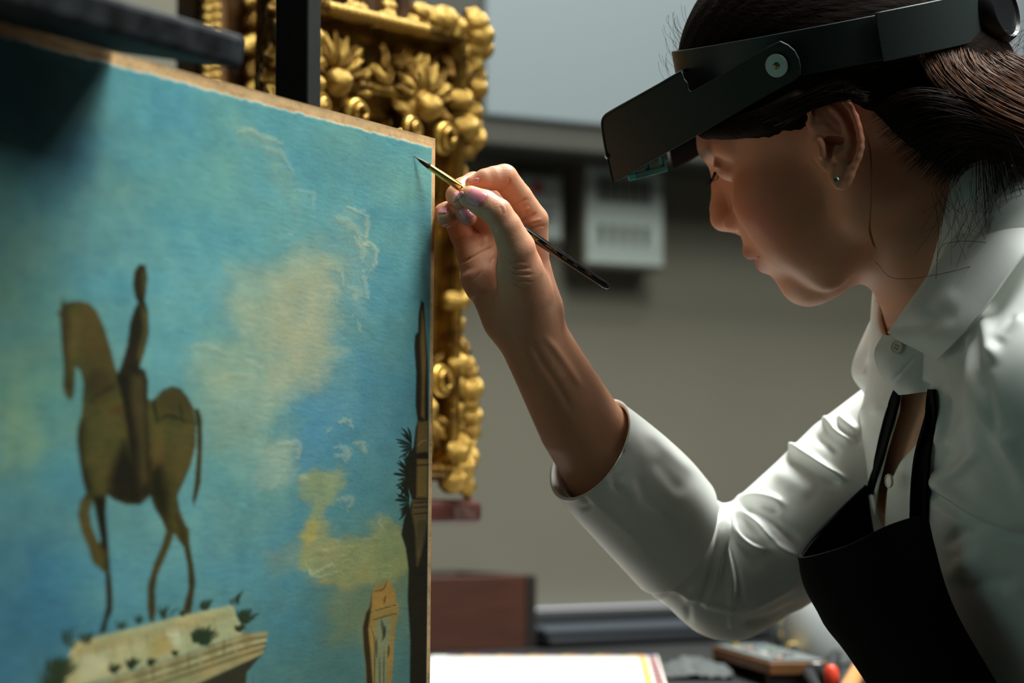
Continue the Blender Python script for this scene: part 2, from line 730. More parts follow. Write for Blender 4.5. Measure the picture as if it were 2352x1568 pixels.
def flat_frame(c0, c1, c2):
    """basis from three floor-plan points: origin, end of first edge, end of second edge"""
    return c0, c1 - c0, c2 - c0


# white printed sheet on a board
p00, p10 = on_level(985, 1500, ZT + .012), on_level(1512, 1500, ZT + .012)
p11 = on_level(1537, 1572, ZT + .012)
ed = p11 - p10
ed = ed / np.linalg.norm(ed) * 0.50
ax_ = p10 - p00
L1 = np.linalg.norm(ax_)
sh = empty('certificate_board', p10 - ax_ / 2 + ed / 2 - ZV * .012)
tag(sh, 'bright white printed sheet with an ornate border lying on the work table', 'print')
M_board = mat('sheet_board', rgb(196, 150, 96), 0.7)
M_paper = mat('sheet_paper', rgb(216, 216, 212), 0.75, noise=.02, nscale=60)
B0 = p10 - ZV * .012
bevel(obj('board', *box_basis(B0, -ax_, ed, ZV * .009), M_board, sh, smooth=False), .001)
ux, uy = -ax_ / L1, ed / np.linalg.norm(ed)
obj('paper', *box_basis(B0 + ux * .001 + uy * .001 + ZV * .009, ux * (L1 - .004), uy * .495, ZV * .0012), M_paper, sh, smooth=False)
cols = [rgb(80, 90, 160), rgb(186, 96, 70), rgb(196, 150, 70), rgb(70, 60, 90)]
for ci, cc in enumerate(cols):
    mm = mat('border_ink_%d' % ci, cc, .6)
    parts = []
    for q in range(48):
        if q % 4 == ci:
            s = .006 + q * .0075
            if s < L1 - .02:
                parts.append(box_basis(B0 + ux * s + uy * .004 + ZV * .0102, ux * .007, uy * .008, ZV * .0006))
            parts.append(box_basis(B0 + ux * .003 + uy * (.014 + q * .0098) + ZV * .0102, ux * .0065, uy * .009, ZV * .0006))
    obj('printed_border', *join_parts(parts), mm, sh, smooth=False)['kind'] = 'stuff'
obj('border_band', *join_parts([box_basis(B0 + ux * .012 + uy * .014 + ZV * .0102, ux * (L1 - .03), uy * .004, ZV * .0005),
                                box_basis(B0 + ux * .012 + uy * .018 + ZV * .0102, ux * .006, uy * .46, ZV * .0005)]),
    mat('border_gold', rgb(216, 170, 96), .6), sh, smooth=False)
# printed coat of arms: a ring of petals round an oval
ctr = on_level(1245, 1588, ZT + .0105)
for ci, (cc, r0, r1, n) in enumerate([((196, 74, 60), .034, .050, 14), ((74, 94, 170), .046, .060, 10), ((214, 176, 90), .018, .034, 12)]):
    parts = []
    for q in range(n):
        a = 2 * math.pi * q / n + ci
        dvec = ux * math.cos(a) + uy * math.sin(a) * 1.2
        pv = np.cross(ZV, dvec)
        parts.append(box_basis(ctr + dvec * r0 - pv * .004, dvec * (r1 - r0), pv * .008, ZV * (.0006 + .0001 * ci)))
    obj('printed_crest', *join_parts(parts), mat('crest_ink_%d' % ci, rgb(*cc), .6), sh, smooth=False)['kind'] = 'stuff'

# small open wooden box
M_bx = mat('box_wood', rgb(70, 38, 26), 0.5, noise=.25, nscale=14, stretch=(1, 1, 8))
M_bx2 = mat('box_inside', rgb(44, 38, 34), 0.7)
rt = on_level(1233, 1488, ZT)
e1, e2 = -WD, -WN
hb = (1488 - 1319) * KPX * ((rt - CAMP) @ AF)
bw, bd, th = 0.26, 0.15, 0.013
wb = empty('wooden_box', rt + e1 * bw / 2 + e2 * bd / 2)
tag(wb, 'open dark brown wooden box on the table behind the painting\'s edge', 'box')
M_end = mat('box_end_grain', rgb(30, 22, 18), .6)
for nm, oo, aa, bb, zz_, mm_ in (('front_board', rt + e1 * th, e1 * (bw - th), e2 * th, 1.0, M_bx), ('back_board', rt + e1 * th + e2 * (bd - th), e1 * (bw - th), e2 * th, 1.0, M_bx2),
                                 ('side_board', rt, e1 * th, e2 * bd, .99, M_end), ('side_board', rt + e1 * (bw - th) + e2 * th, e1 * th, e2 * (bd - 2 * th), 1.0, M_bx)):
    bevel(obj(nm, *box_basis(oo, aa, bb, ZV * hb * zz_), mm_, wb, smooth=False), .0015)
obj('bottom_board', *box_basis(rt + e1 * th + e2 * th, e1 * (bw - 2 * th), e2 * (bd - 2 * th), ZV * .006), M_bx2, wb, smooth=False)

# black case with a grey lid strip
M_blk = mat('case_black', rgb(26, 28, 32), 0.4)
M_grylid = mat('case_lid', rgb(66, 72, 80), 0.35)
c0 = on_level(1244, 1492, ZT)
cs = (c0 - W0) @ WD
co = (c0 - W0) @ WN
zc1 = ZC + (-(1436 - HORIZON) * KPX * ((c0 - CAMP) @ AF)) * 1.0
cb = empty('black_case', W0 + WD * (cs + .19) + WN * (co - .05) + ZV * ZT)
tag(cb, 'flat black case with a grey band on the table right of the wooden box', 'case')
L = .36
bevel(obj('base', *wbox(cs + .01, cs + L, ZT, ZT + .012, co - .16, co), M_blk, cb, smooth=False), .004)
bevel(obj('lid', *wbox(cs + .012, cs + L - .004, ZT + .012, ZT + .021, co - .158, co - .012), M_grylid, cb, smooth=False), .004)
bevel(obj('upper_tray', *wbox(cs + .02, cs + L - .03, ZT + .021, ZT + .030, co - .156, co - .07), M_blk, cb, smooth=False), .004)


def table_pt(px, py, h=0.0):
    return on_level(px, py, ZT + h)


# palette board with a wooden edge, lying at a slant
a0, a1 = table_pt(1636, 1478, .022), table_pt(1768, 1517, .022)
ea = a1 - a0
eb = np.cross(ZV, ea)
eb = eb / np.linalg.norm(eb) * .05
pl = empty('palette_board', (a0 + a1) / 2 + eb / 2 - ZV * .022)
tag(pl, 'slanted board with a brown wooden edge and dabs of paint, under the elbow', 'palette')
bevel(obj('board', *box_basis(a0 - ZV * .012, ea, eb, ZV * .010), mat('palette_wood', rgb(118, 76, 38), .6, noise=.2, nscale=20), pl, smooth=False), .001)
obj('face_sheet', *box_basis(a0 + ea * .03 + eb * .03 - ZV * .002, ea * .94, eb * .94, ZV * .002), mat('palette_face', rgb(112, 118, 118), .4, noise=.1), pl, smooth=False)
for s in (.02, .94):
    obj('foot', *box_basis(a0 + ea * s - ZV * .022, ea * .04, eb, ZV * .010), mat('palette_foot', rgb(40, 34, 30), .7), pl, smooth=False)
for q, cc in enumerate([(140, 124, 70), (70, 96, 110), (130, 84, 66), (84, 104, 84), (160, 158, 150), (60, 60, 66), (140, 104, 80)]):
    c = a0 + ea * (.14 + .12 * q) + eb * (.3 + .3 * (q % 2))
    obj('paint_dab', *lathe(c, ZV, [(0, .006), (.0012, .005), (.002, .002)], 10), mat('dab_%d' % q, rgb(*cc), .35), pl)

# glass jars and small tools at the right
M_glass = mat('jar_glass', rgb(225, 235, 235), 0.08, trans=0.85)
M_cream = mat('jar_white', rgb(214, 220, 220), 0.4)
M_steel2 = mat('tool_steel', rgb(190, 196, 200), 0.25, metal=0.9)


def jar(px, py, r, h, m, label, lid=None):
    b = table_pt(px, py)
    t = empty('jar', b)
    tag(t, label, 'jar', 'jars on the work table')
    prof = [(0, r * .9), (.003, r), (h * .78, r), (h * .88, r * .8), (h, r * .78), (h, r * .70), (h * .86, r * .72), (h * .76, r * .92), (.006, r * .92), (.004, .001)]
    obj('glass_body', *lathe(b, ZV, prof, 24), m, t)
    if lid is not None:
        obj('lid', *lathe(b + ZV * h, ZV, [(-.008, r * .84), (.006, r * .84), (.007, r * .8)], 24), lid, t)


jar(1878, 1524, .033, .088, M_cream, 'tall white jar with steel lid beside the apron', M_steel2)
jar(1818, 1500, .022, .060, M_glass, 'small clear glass jar right of the slanted brush', M_cream)
jar(1932, 1500, .036, .085, M_cream, 'wide pale jar half hidden behind the black apron', None)


def stick(name, label, cat, p0, p1, parts, group=None):
    """parts: (name, t0, t1, r0, r1, material)"""
    t = empty(name, p0)
    tag(t, label, cat, group)
    for nm, t0, t1, r0, r1, m in parts:
        ts = np.linspace(t0, t1, 6)
        path = p0 + (p1 - p0) * ts[:, None]
        obj(nm, *tube(path, np.linspace(r0, r1, 6), 12), m, t)
    return t


dp = lambda px, py, d: P(px, py, d)
stick('flat_brush', 'slanted paint brush with a yellow handle and black bristles beside the elbow', 'brush',
      table_pt(1884, 1590, .008), dp(1780, 1422, 2.36),
      [('bristles', 0, .28, .003, .0065, mat('bristle_black', rgb(20, 20, 22), .8)), ('ferrule', .28, .5, .0062, .006, M_blk),
       ('handle', .5, 1.0, .0062, .0045, mat('brush_yellow', rgb(196, 168, 96), .45))])
b = table_pt(1910, 1600)
t = empty('red_marker', b)
tag(t, 'upright marker with an orange red cap at the bottom edge by the apron', 'marker')
obj('barrel', *lathe(b, ZV, [(0, .0055), (.006, .0058), (.008, .0054)], 18), M_cream, t)
hh = (1600 - 1527) * KPX * ((b - CAMP) @ AF)
obj('cap', *lathe(b + ZV * .006, ZV, [(0, .0064), (hh - .014, .0061), (hh - .009, .0052), (hh - .006, .0030), (hh - .0055, .0005)], 18), mat('cap_red', rgb(226, 70, 44), .4), t)
b = table_pt(1868, 1575)
t = empty('metal_cup', b)
tag(t, 'small shiny metal cup left of the red marker', 'cup')
obj('wall', *lathe(b, ZV, [(0, .009), (.001, .0105), (.019, .0115), (.020, .0118), (.0195, .0105), (.003, .0095), (.002, .001)], 20), M_steel2, t)
stick('palette_knife', 'wooden handled tool leaning beside the red marker against the apron', 'tool',
      table_pt(1930, 1620, .012), dp(1990, 1500, 2.02),
      [('handle', 0, .72, .008, .0065, mat('knife_wood', rgb(196, 140, 84), .5)), ('ferrule', .72, .8, .0066, .006, M_steel2), ('blade', .8, 1.0, .004, .002, M_steel2)])
stick('spatula', 'dark upright spatula between the pale jars behind the apron', 'tool',
      table_pt(1905, 1560, .008), dp(1932, 1460, 2.25),
      [('handle', 0, .6, .006, .005, M_blk), ('blade', .6, 1.0, .004, .006, M_blk)])

# crumpled grey rag in front of the palette
rc0 = table_pt(1600, 1562)
gu, gv = np.meshgrid(np.linspace(-1, 1, 36), np.linspace(-1, 1, 36), indexing='ij')
hz = (.013 * np.clip(1 - gu ** 2, 0, 1) * np.clip(1 - gv ** 2, 0, 1) * (.5 + fbm(gu * 2.2 + 3, gv * 2.2, 1.0, 3)) + .010 * np.abs(fbm(gu * 4, gv * 4, 7.0, 3) - .5)) + .0015
rag = np.stack([rc0[0] + gu * .030 * (1 + .2 * fbm(gv * 2, gu, 3.0)), rc0[1] + .045 + gv * .045, ZT + hz], -1)
v, f = thicken(rag, .0012)
o = obj('grey_rag', v, f, mat('rag_cotton', rgb(84, 88, 88), .9, noise=.2, nscale=60))
tag(o, 'crumpled grey rag on the table between printed sheet and palette', 'rag')
# ------------------------------------------------------------------ the painting on the easel
PT_SL = (1 / 1.136 - 1 / 1.42) / 730.0


def pd_at(px):
    """working depth of the canvas top edge under a column of the frame"""
    return 1.0 / (1 / 1.42 + (1000.0 - px) * PT_SL)


C_TR = P(1000, 318, 1.42)
C_TL = P(-150, 318 - 1150 * 0.2685, pd_at(-150))
C_BR = P(985, 1568, 1.402)
CA = C_TL - C_TR                       # along the top, to the left
CW = np.linalg.norm(CA)
CA = CA / CW
CB = C_BR - C_TR
CB = CB - CA * (CB @ CA)
CB = CB / np.linalg.norm(CB)           # down the canvas
CN = np.cross(CA, CB)
CN = CN if CN[1] < 0 else -CN          # out of the picture
CH = 0.60


def on_canvas(px, py, off=0.0):
    r = KPX * (px - 1176.0) * AX + KPX * (784.0 - py) * AU + AF
    t = ((C_TR + CN * off - CAMP) @ CN) / (r @ CN)
    return CAMP + r * t


def canvas_ab(px, py):
    q = on_canvas(px, py) - C_TR
    return q @ CA, q @ CB


easel_painting = empty('painting', C_TR + CA * CW / 2 + CB * CH)
tag(easel_painting, 'large sky blue oil painting of a horse and rider monument with raw linen edges', 'painting')

# grid, finer where the frame sees it close to square-on
cols = np.unique(np.r_[np.arange(-150, 0, 12.0), np.arange(0, 1001, 2.1), 1000.0])
ca = np.array([canvas_ab(x, 318 - (1000 - x) * 0.2685)[0] for x in cols])
ca[0], ca[-1] = CW, 0.0
rows = np.r_[np.arange(0, .345, .00066), np.linspace(.345, CH, 24)]
A, Bq = np.meshgrid(ca, rows, indexing='xy')
Vc = C_TR + A[..., None] * CA + Bq[..., None] * CB
X, Y, _ = project(Vc.reshape(-1, 3))
xx, yy = X, Y
u_mm, v_mm = A.ravel() * 1000, Bq.ravel() * 1000

# warped coordinates give the brushy edges
w1 = fbm(xx / 38.0, yy / 30.0, 1.0, 4) - .5
w2 = fbm(xx / 38.0, yy / 30.0, 9.0, 4) - .5
w3 = fbm(xx / 9.0, yy / 7.0, 4.0, 3) - .5
w4 = fbm(xx / 9.0, yy / 7.0, 7.0, 3) - .5
wx = xx + w1 * 46 + w3 * 12
wy = yy + w2 * 46 + w4 * 12
fine = fbm(u_mm / 2.2, v_mm / 1.1, 2.0, 4) - .5
mid = fbm(u_mm / 14.0, v_mm / 8.0, 5.0, 4) - .5
stroke_n = fbm(u_mm / 9.0 + 1.5 * w1, v_mm / 0.9 + 6 * w2, 3.0, 3) - .5


def srgb_mix(pts):
    """smooth field through (x, y, rgb) samples"""
    num = np.zeros((len(xx), 3))
    den = np.zeros(len(xx))
    for px, py, c in pts:
        w = 1.0 / (((wx - px) / 1.0) ** 2 + ((wy - py) / 1.0) ** 2 + 70.0 ** 2) ** 1.6
        num += w[:, None] * lin(c)
        den += w
    return num / den[:, None]


SKY = [(330, 230, (92, 166, 180)), (560, 330, (104, 172, 178)), (760, 360, (100, 165, 172)), (930, 400, (104, 168, 172)), (420, 450, (104, 176, 182)),
       (620, 500, (116, 178, 178)), (850, 650, (96, 158, 170)), (930, 800, (92, 152, 162)), (960, 560, (98, 162, 170)), (900, 950, (86, 146, 160)),
       (60, 200, (70, 120, 132)), (150, 350, (78, 134, 152)), (40, 500, (96, 150, 150)), (200, 560, (104, 164, 170)), (60, 700, (104, 158, 150)),
       (420, 620, (118, 184, 188)), (420, 760, (118, 182, 184)), (60, 900, (116, 162, 140)), (70, 1080, (104, 158, 156)), (60, 1250, (76, 136, 158)),
       (60, 1420, (62, 122, 150)), (300, 1300, (100, 166, 178)), (560, 1080, (122, 174, 164)), (560, 900, (136, 178, 164)), (620, 1250, (96, 156, 168)),
       (660, 1400, (92, 144, 150)), (700, 1540, (84, 132, 134)), (620, 1500, (90, 142, 148)), (520, 1330, (104, 164, 172)), (860, 1100, (90, 148, 156)),
       (760, 1000, (88, 152, 172)), (740, 940, (88, 152, 176)), (900, 1300, (104, 134, 104)), (810, 1420, (96, 130, 112)), (930, 1440, (92, 138, 136)),
       (820, 1520, (92, 136, 132)), (440, 1200, (112, 176, 182)), (250, 1180, (98, 158, 166))]
col = srgb_mix(SKY)


def lay(poly, c, soft=10, alpha=1.0, warp=True, rag=0.0, tex=None):
    """paint a shape: soft edge in px, ragged by brush texture"""
    global col
    p = np.asarray(poly, float)
    lo, hi = p.min(0) - soft - 50, p.max(0) + soft + 50
    m = (xx > lo[0]) & (xx < hi[0]) & (yy > lo[1]) & (yy < hi[1])
    if not m.any():
        return
    sx, sy = (wx[m], wy[m]) if warp else (xx[m], yy[m])
    d = poly_sd(sx, sy, p)
    if rag:
        d = d + rag * (stroke_n[m] * 1.4 + fine[m])
    a = smooth01(.5 - d / (2 * soft)) * alpha
    if tex is not None:
        a = a * np.clip(tex[m], 0, 1)
    col[m] = col[m] * (1 - a[:, None]) + lin(c) * a[:, None]


HT = np.zeros(len(xx))


def dab(pts, wd, c, alpha=1.0, warp=True, rag=0.0, taper=True):
    """one stroke of the brush along a line"""
    global col
    p = np.asarray(pts, float)
    if len(p) > 2:
        p = catmull(p, len(p) * 4)
    lo, hi = p.min(0) - wd * 2 - 40, p.max(0) + wd * 2 + 40
    m = (xx > lo[0]) & (xx < hi[0]) & (yy > lo[1]) & (yy < hi[1])
    if not m.any():
        return
    sx, sy = (xx[m] + w3[m] * 12, yy[m] + w4[m] * 12) if warp else (xx[m], yy[m])
    d, t = line_d(sx, sy, p)
    w = wd * (np.sin(np.pi * np.clip(t, .04, .96)) ** .6 if taper else 1)
    if rag:
        d = d + rag * wd * (stroke_n[m] + fine[m])
    a = smooth01(1.15 - d / (w + 1e-6)) * alpha
    if rag:
        HT[m] = np.maximum(HT[m], a)
    col[m] = col[m] * (1 - a[:, None]) + lin(c) * a[:, None]


# clouds
lay([(520, 620), (640, 600), (730, 545), (772, 600), (765, 720), (780, 800), (740, 880), (650, 920), (600, 960), (560, 930), (580, 830), (540, 760), (510, 690)], (176, 190, 162), 42, .75)
lay([(640, 640), (740, 610), (750, 760), (720, 860), (640, 900), (620, 780)], (186, 186, 154), 40, .55)
lay([(425, 800), (480, 790), (560, 800), (600, 860), (560, 930), (480, 900), (440, 860)], (160, 190, 170), 22, .7)
lay([(430, 860), (600, 870), (640, 1000), (560, 1100), (470, 1000)], (150, 186, 172), 50, .6)
lay([(590, 1030), (680, 1012), (686, 1060), (670, 1110), (600, 1120)], (170, 194, 178), 16, .6)
lay([(760, 480), (835, 485), (840, 560), (862, 600), (858, 640), (830, 650), (830, 730), (800, 720), (780, 650), (770, 560)], (158, 184, 170), 14, .35)
lay([(690, 930), (740, 900), (760, 960), (720, 1080), (690, 1080)], (84, 152, 186), 24, .6)
lay([(780, 780), (850, 760), (860, 960), (780, 1010), (740, 940)], (92, 156, 182), 50, .5)
lay([(0, 930), (60, 950), (110, 1010), (60, 1080), (0, 1080)], (146, 180, 140), 30, .5)
lay([(690, 1090), (780, 1070), (800, 1110), (740, 1190), (700, 1240), (690, 1300), (720, 1340), (706, 1200)], (170, 172, 112), 14, .75)
lay([(690, 1225), (740, 1200), (780, 1240), (860, 1215), (870, 1175), (920, 1220), (940, 1300), (900, 1340), (790, 1350), (720, 1335), (695, 1290)], (178, 168, 96), 16, .72)
lay([(610, 1270), (680, 1240), (700, 1300), (620, 1330)], (150, 156, 120), 22, .5)
lay([(770, 1340), (930, 1320), (940, 1440), (860, 1470), (770, 1470)], (150, 150, 96), 40, .45)
lay([(690, 1210), (720, 1190), (724, 1240), (700, 1260)], (206, 178, 84), 8, .7)
lay([(540, 290), (600, 300), (650, 350), (690, 420), (690, 520), (650, 440), (600, 340), (545, 310)], (150, 182, 160), 22, .5)
# cream impasto rims
RIM = (206, 208, 172)
for pts, wd, al in (([(800, 478), (836, 492), (842, 530), (838, 560)], 7, .7), ([(770, 500), (800, 512), (830, 550)], 9, .5), ([(838, 562), (858, 565), (862, 600), (850, 622)], 6, .7),
                    ([(812, 545), (834, 575), (830, 600)], 8, .5), ([(830, 620), (838, 655), (842, 690)], 6, .6), ([(800, 660), (822, 670), (812, 690)], 10, .5), ([(784, 620), (786, 660)], 4, .6),
                    ([(745, 660), (772, 664), (774, 690)], 6, .35), ([(770, 620), (784, 624)], 5, .4), ([(540, 306), (575, 300), (600, 315), (650, 330)], 6, .6), ([(600, 340), (640, 350), (660, 375), (672, 400)], 6, .5),
                    ([(680, 440), (716, 446), (718, 480)], 6, .5), ([(640, 1020), (684, 1018), (682, 1050)], 7, .6), ([(684, 1092), (706, 1100)], 8, .6), ([(775, 970), (800, 966), (808, 985)], 6, .6),
                    ([(745, 990), (760, 985)], 5, .5), ([(768, 1030), (790, 1028), (800, 1050), (770, 1046)], 9, .6), ([(810, 1020), (834, 1022), (832, 1046)], 7, .55), ([(775, 1150), (806, 1146), (796, 1172)], 8, .5),
                    ([(700, 1290), (716, 1318), (760, 1296), (770, 1302)], 4, .7), ([(706, 1302), (724, 1326), (780, 1310)], 3, .6), ([(480, 880), (540, 860), (590, 870)], 7, .3), ([(820, 735), (828, 765)], 4, .4),
                    ([(430, 800), (470, 795), (520, 815)], 6, .4), ([(575, 1012), (600, 1020), (612, 1000)], 5, .3), ([(870, 1180), (874, 1220)], 5, .5), ([(560, 830), (600, 845)], 6, .4)):
    dab(pts, wd * 1.25, RIM, al * .62, rag=1.3)
for q in range(26):
    a = RNG.uniform(690, 920)
    bb = RNG.uniform(1220, 1335)
    dab([(a, bb), (a + RNG.uniform(8, 22), bb + RNG.uniform(-8, 4)), (a + RNG.uniform(24, 46), bb + RNG.uniform(-10, 6))], 2.2, (206, 190, 118) if q % 3 else (140, 136, 90), .45)
for q in range(34):
    a = RNG.uniform(640, 790)
    bb = RNG.uniform(470, 760)
    dab([(a, bb), (a + RNG.uniform(14, 40), bb + RNG.uniform(-5, 5))], 2.0, (186, 196, 170) if q % 2 else (120, 160, 160), .4)
for q in range(16):
    a, bb = RNG.uniform(600, 760), RNG.uniform(600, 900)
    dab([(a, bb), (a + RNG.uniform(8, 20), bb + RNG.uniform(-8, 8))], 3.0, (196, 166, 136), .35)
for q in range(10):
    a, bb = RNG.uniform(580, 760), RNG.uniform(1280, 1480)
    dab([(a, bb), (a + RNG.uniform(8, 26), bb + RNG.uniform(-8, 8))], 3.0, (160, 130, 116), .3)

# horse and rider, after the outline in the picture
S6 = lambda pts: [(x / 1.5557, 560 + y / 1.5557) for x, y in pts]
OL, DK, LT = (106, 98, 50), (40, 38, 18), (142, 124, 72)
horse = S6([(222, 190), (232, 212), (250, 205), (285, 203), (318, 212), (345, 240), (368, 290), (385, 345), (400, 400), (412, 445), (440, 500), (540, 560), (556, 545), (580, 520), (612, 507), (642, 515), (668, 545), (690, 585), (700, 640), (697, 720), (680, 790), (655, 850), (632, 900),
           (640, 950), (660, 1000), (674, 1020), (676, 1070), (690, 1150), (697, 1210), (686, 1290), (680, 1322), (650, 1326), (655, 1290), (672, 1230), (668, 1150), (655, 1085), (620, 1035), (605, 1080), (580, 1140), (560, 1185), (552, 1240), (556, 1310), (546, 1354), (530, 1345), (524, 1290), (526, 1220), (545, 1150), (575, 1080), (592, 1025), (575, 985), (548, 940), (535, 900),
           (500, 932), (450, 932), (405, 915), (380, 897), (376, 960), (386, 1080), (392, 1160), (400, 1240), (400, 1310), (382, 1350), (376, 1385), (350, 1396), (365, 1350), (378, 1290), (374, 1180), (366, 1168), (330, 1140), (312, 1080), (290, 1030), (276, 970), (284, 920), (305, 890),
           (292, 840), (282, 780), (272, 700), (276, 655), (288, 610), (292, 560), (296, 500), (285, 455), (268, 440), (266, 500), (262, 545), (248, 560), (232, 545), (222, 505), (226, 440), (220, 380), (214, 300), (212, 262), (200, 245), (212, 240)])
gap = S6([(330, 920), (318, 960), (326, 1010), (350, 1068), (358, 1060), (345, 990)])
tail = S6([(690, 590), (708, 588), (720, 625), (721, 720), (716, 850), (702, 905), (690, 935), (685, 915), (694, 850), (702, 740), (700, 660)])
rider = S6([(495, 72), (518, 76), (526, 120), (520, 178), (516, 200), (528, 240), (531, 320), (515, 385), (498, 440), (518, 452), (528, 490), (526, 600), (530, 700), (534, 800), (530, 890), (500, 898), (484, 880), (468, 760), (455, 640), (430, 540), (414, 470), (432, 430), (452, 360), (462, 280), (478, 232), (490, 208), (480, 192), (472, 140), (478, 98)])
cover = lambda q: smooth01(.5 - poly_sd(xx, yy, q) / 8.0)
mask = np.maximum(np.maximum(cover(horse) * (1 - cover(gap)), cover(tail)), cover(rider))
sky_keep = col.copy()
st = np.tile(lin(OL), (len(xx), 1)) * (1 + .5 * (mid + fine * .6))[:, None]
keep, col = col, st
for poly, c, sf, al in ((S6([(285, 203), (345, 240), (385, 345), (412, 445), (380, 520), (330, 580), (310, 480), (300, 380), (290, 300)]), (122, 100, 54), 16, .7),
                        (S6([(215, 210), (245, 215), (250, 300), (240, 400), (230, 520), (216, 460), (210, 300)]), (74, 66, 36), 14, .7),
                        (S6([(250, 240), (285, 260), (280, 360), (255, 420), (240, 380)]), (132, 114, 66), 14, .6),
                        (S6([(270, 620), (300, 640), (300, 780), (330, 870), (300, 900), (270, 760)]), DK, 18, .8),
                        (S6([(310, 600), (430, 580), (440, 700), (420, 820), (340, 860), (310, 740)]), (126, 112, 62), 26, .6),
                        (S6([(300, 500), (330, 560), (420, 520), (400, 470), (330, 440)]), (84, 72, 40), 14, .6),
                        (S6([(400, 800), (440, 700), (480, 780), (530, 880), (500, 935), (420, 930), (380, 895)]), DK, 18, .9),
                        (S6([(535, 780), (570, 760), (600, 900), (600, 1010), (560, 960), (530, 890)]), DK, 18, .85),
                        (S6([(590, 640), (690, 640), (680, 780), (640, 870), (600, 800)]), (120, 108, 62), 18, .6),
                        (S6([(570, 530), (620, 505), (670, 545), (690, 600), (600, 610)]), (104, 92, 52), 12, .7),
                        (S6([(545, 640), (585, 650), (580, 780), (545, 800)]), (134, 112, 60), 12, .7),
                        (S6([(330, 900), (378, 900), (392, 1160), (372, 1160)]), DK, 8, .9),
                        (S6([(374, 1170), (396, 1180), (402, 1310), (376, 1390), (350, 1396), (378, 1290)]), (52, 46, 24), 6, .8),
                        (S6([(280, 920), (320, 910), (316, 1000), (350, 1080), (384, 1100), (380, 1165), (330, 1140), (285, 1020)]), (124, 108, 58), 8, .6),
                        (S6([(545, 940), (600, 1010), (560, 1180), (552, 1340), (528, 1345), (526, 1220), (590, 1030)]), (96, 84, 44), 6, .6),
                        (S6([(620, 960), (650, 990), (690, 1150), (690, 1290), (655, 1326), (672, 1220), (650, 1080)]), (76, 66, 34), 6, .6),
                        (tail, (76, 70, 38), 6, .7)):
    lay(poly, c, sf, al, warp=False)
rsd = smooth01(.5 - poly_sd(xx, yy, rider) / 10.0)
rc_ = np.tile(lin((66, 58, 32)), (len(xx), 1)) * (1 + .5 * (mid + fine * .6))[:, None]
col = col * (1 - rsd[:, None]) + rc_ * rsd[:, None]
for poly, c, sf, al in ((S6([(500, 215), (530, 250), (530, 320), (500, 430), (490, 400), (510, 310)]), (134, 120, 66), 8, .7),
                        (S6([(506, 90), (524, 110), (520, 180), (506, 180)]), (124, 110, 62), 6, .6),
                        (S6([(470, 470), (510, 470), (520, 640), (524, 850), (506, 860), (490, 700), (470, 560)]), (112, 98, 56), 10, .7),
                        (S6([(416, 470), (450, 470), (470, 700), (486, 880), (470, 780), (440, 560)]), DK, 8, .8),
                        (S6([(480, 230), (500, 220), (505, 300), (470, 420), (450, 420), (465, 300)]), (56, 50, 28), 8, .7)):
    lay(poly, c, sf, al, warp=False)
for pts, wd in (([(318, 565), (380, 520), (420, 500)], 4), ([(556, 635), (600, 612), (645, 628), (690, 640)], 4), ([(640, 560), (650, 640)], 3), ([(530, 530), (545, 560), (560, 640)], 6), ([(240, 500), (262, 505)], 3)):
    dab(S6(pts), wd, (40, 34, 18), .7, warp=False)
lay(S6([(385, 590), (440, 580), (440, 605), (390, 610)]), (120, 66, 36), 6, .5, warp=False)
lay(S6([(270, 560), (292, 575), (288, 605), (276, 590)]), (128, 150, 120), 4, .6, warp=False)
statue_col = (np.clip(col, .004, 1) / .085) ** 1.30 * .085 * .5
col = sky_keep * (1 - mask[:, None]) + statue_col * mask[:, None]

# plinth
ST1, ST2 = (206, 196, 142), (176, 158, 96)
lay(S6([(265, 1420), (420, 1385), (640, 1330), (830, 1288), (848, 1345), (868, 1362), (862, 1395), (640, 1470), (300, 1575), (180, 1640), (205, 1568)]), ST1, 3, 1, warp=False)
lay(S6([(265, 1440), (640, 1352), (835, 1308), (838, 1330), (640, 1385), (262, 1475)]), (190, 170, 112), 6, .6, warp=False)
lay(S6([(530, 1410), (640, 1385), (640, 1450), (530, 1480)]), (202, 170, 88), 12, .7, warp=False)
lay(S6([(590, 1385), (650, 1370), (645, 1440), (620, 1440)]), (232, 230, 190), 10, .7, warp=False)
lay(S6([(300, 1480), (380, 1460), (370, 1530), (280, 1568)]), (226, 220, 178), 14, .7, warp=False)
for k in range(9):
    a = 280 + 60 * k
    dab(S6([(a, 1440 - .22 * (a - 280) * 1.05), (a + 8, 1500 - .25 * (a - 280))]), 4, (150, 120, 70), .4, warp=False)
lay(S6([(955, 1383), (948, 1420), (936, 1466), (760, 1545), (560, 1640), (240, 1640), (360, 1560), (640, 1472), (862, 1397)]), (182, 166, 112), 3, 1, warp=False)
for (y0, c, wd) in ((18, (96, 74, 40), 3), (34, (210, 196, 144), 4), (46, (84, 64, 36), 3), (70, (120, 98, 56), 4)):
    dab(S6([(948, 1388 + y0 * .8), (860, 1402 + y0), (640, 1476 + y0), (360, 1566 + y0)]), wd, c, .85, warp=False, taper=False)
for k in range(12):
    a = 420 + 42 * k
    b0 = 1548 - .355 * (a - 420)
    dab(S6([(a, b0 - 4), (a, b0 + 62)]), 6 + 6 * (k % 3), [(120, 92, 48), (198, 180, 124), (150, 124, 72)][k % 3], .5, warp=False)
lay(S6([(936, 1466), (905, 1500), (880, 1532), (872, 1640), (560, 1640), (760, 1545)]), (62, 58, 42), 3, 1, warp=False)
dab(S6([(905, 1500), (900, 1640)]), 1.5, (60, 66, 60), .7, warp=False)


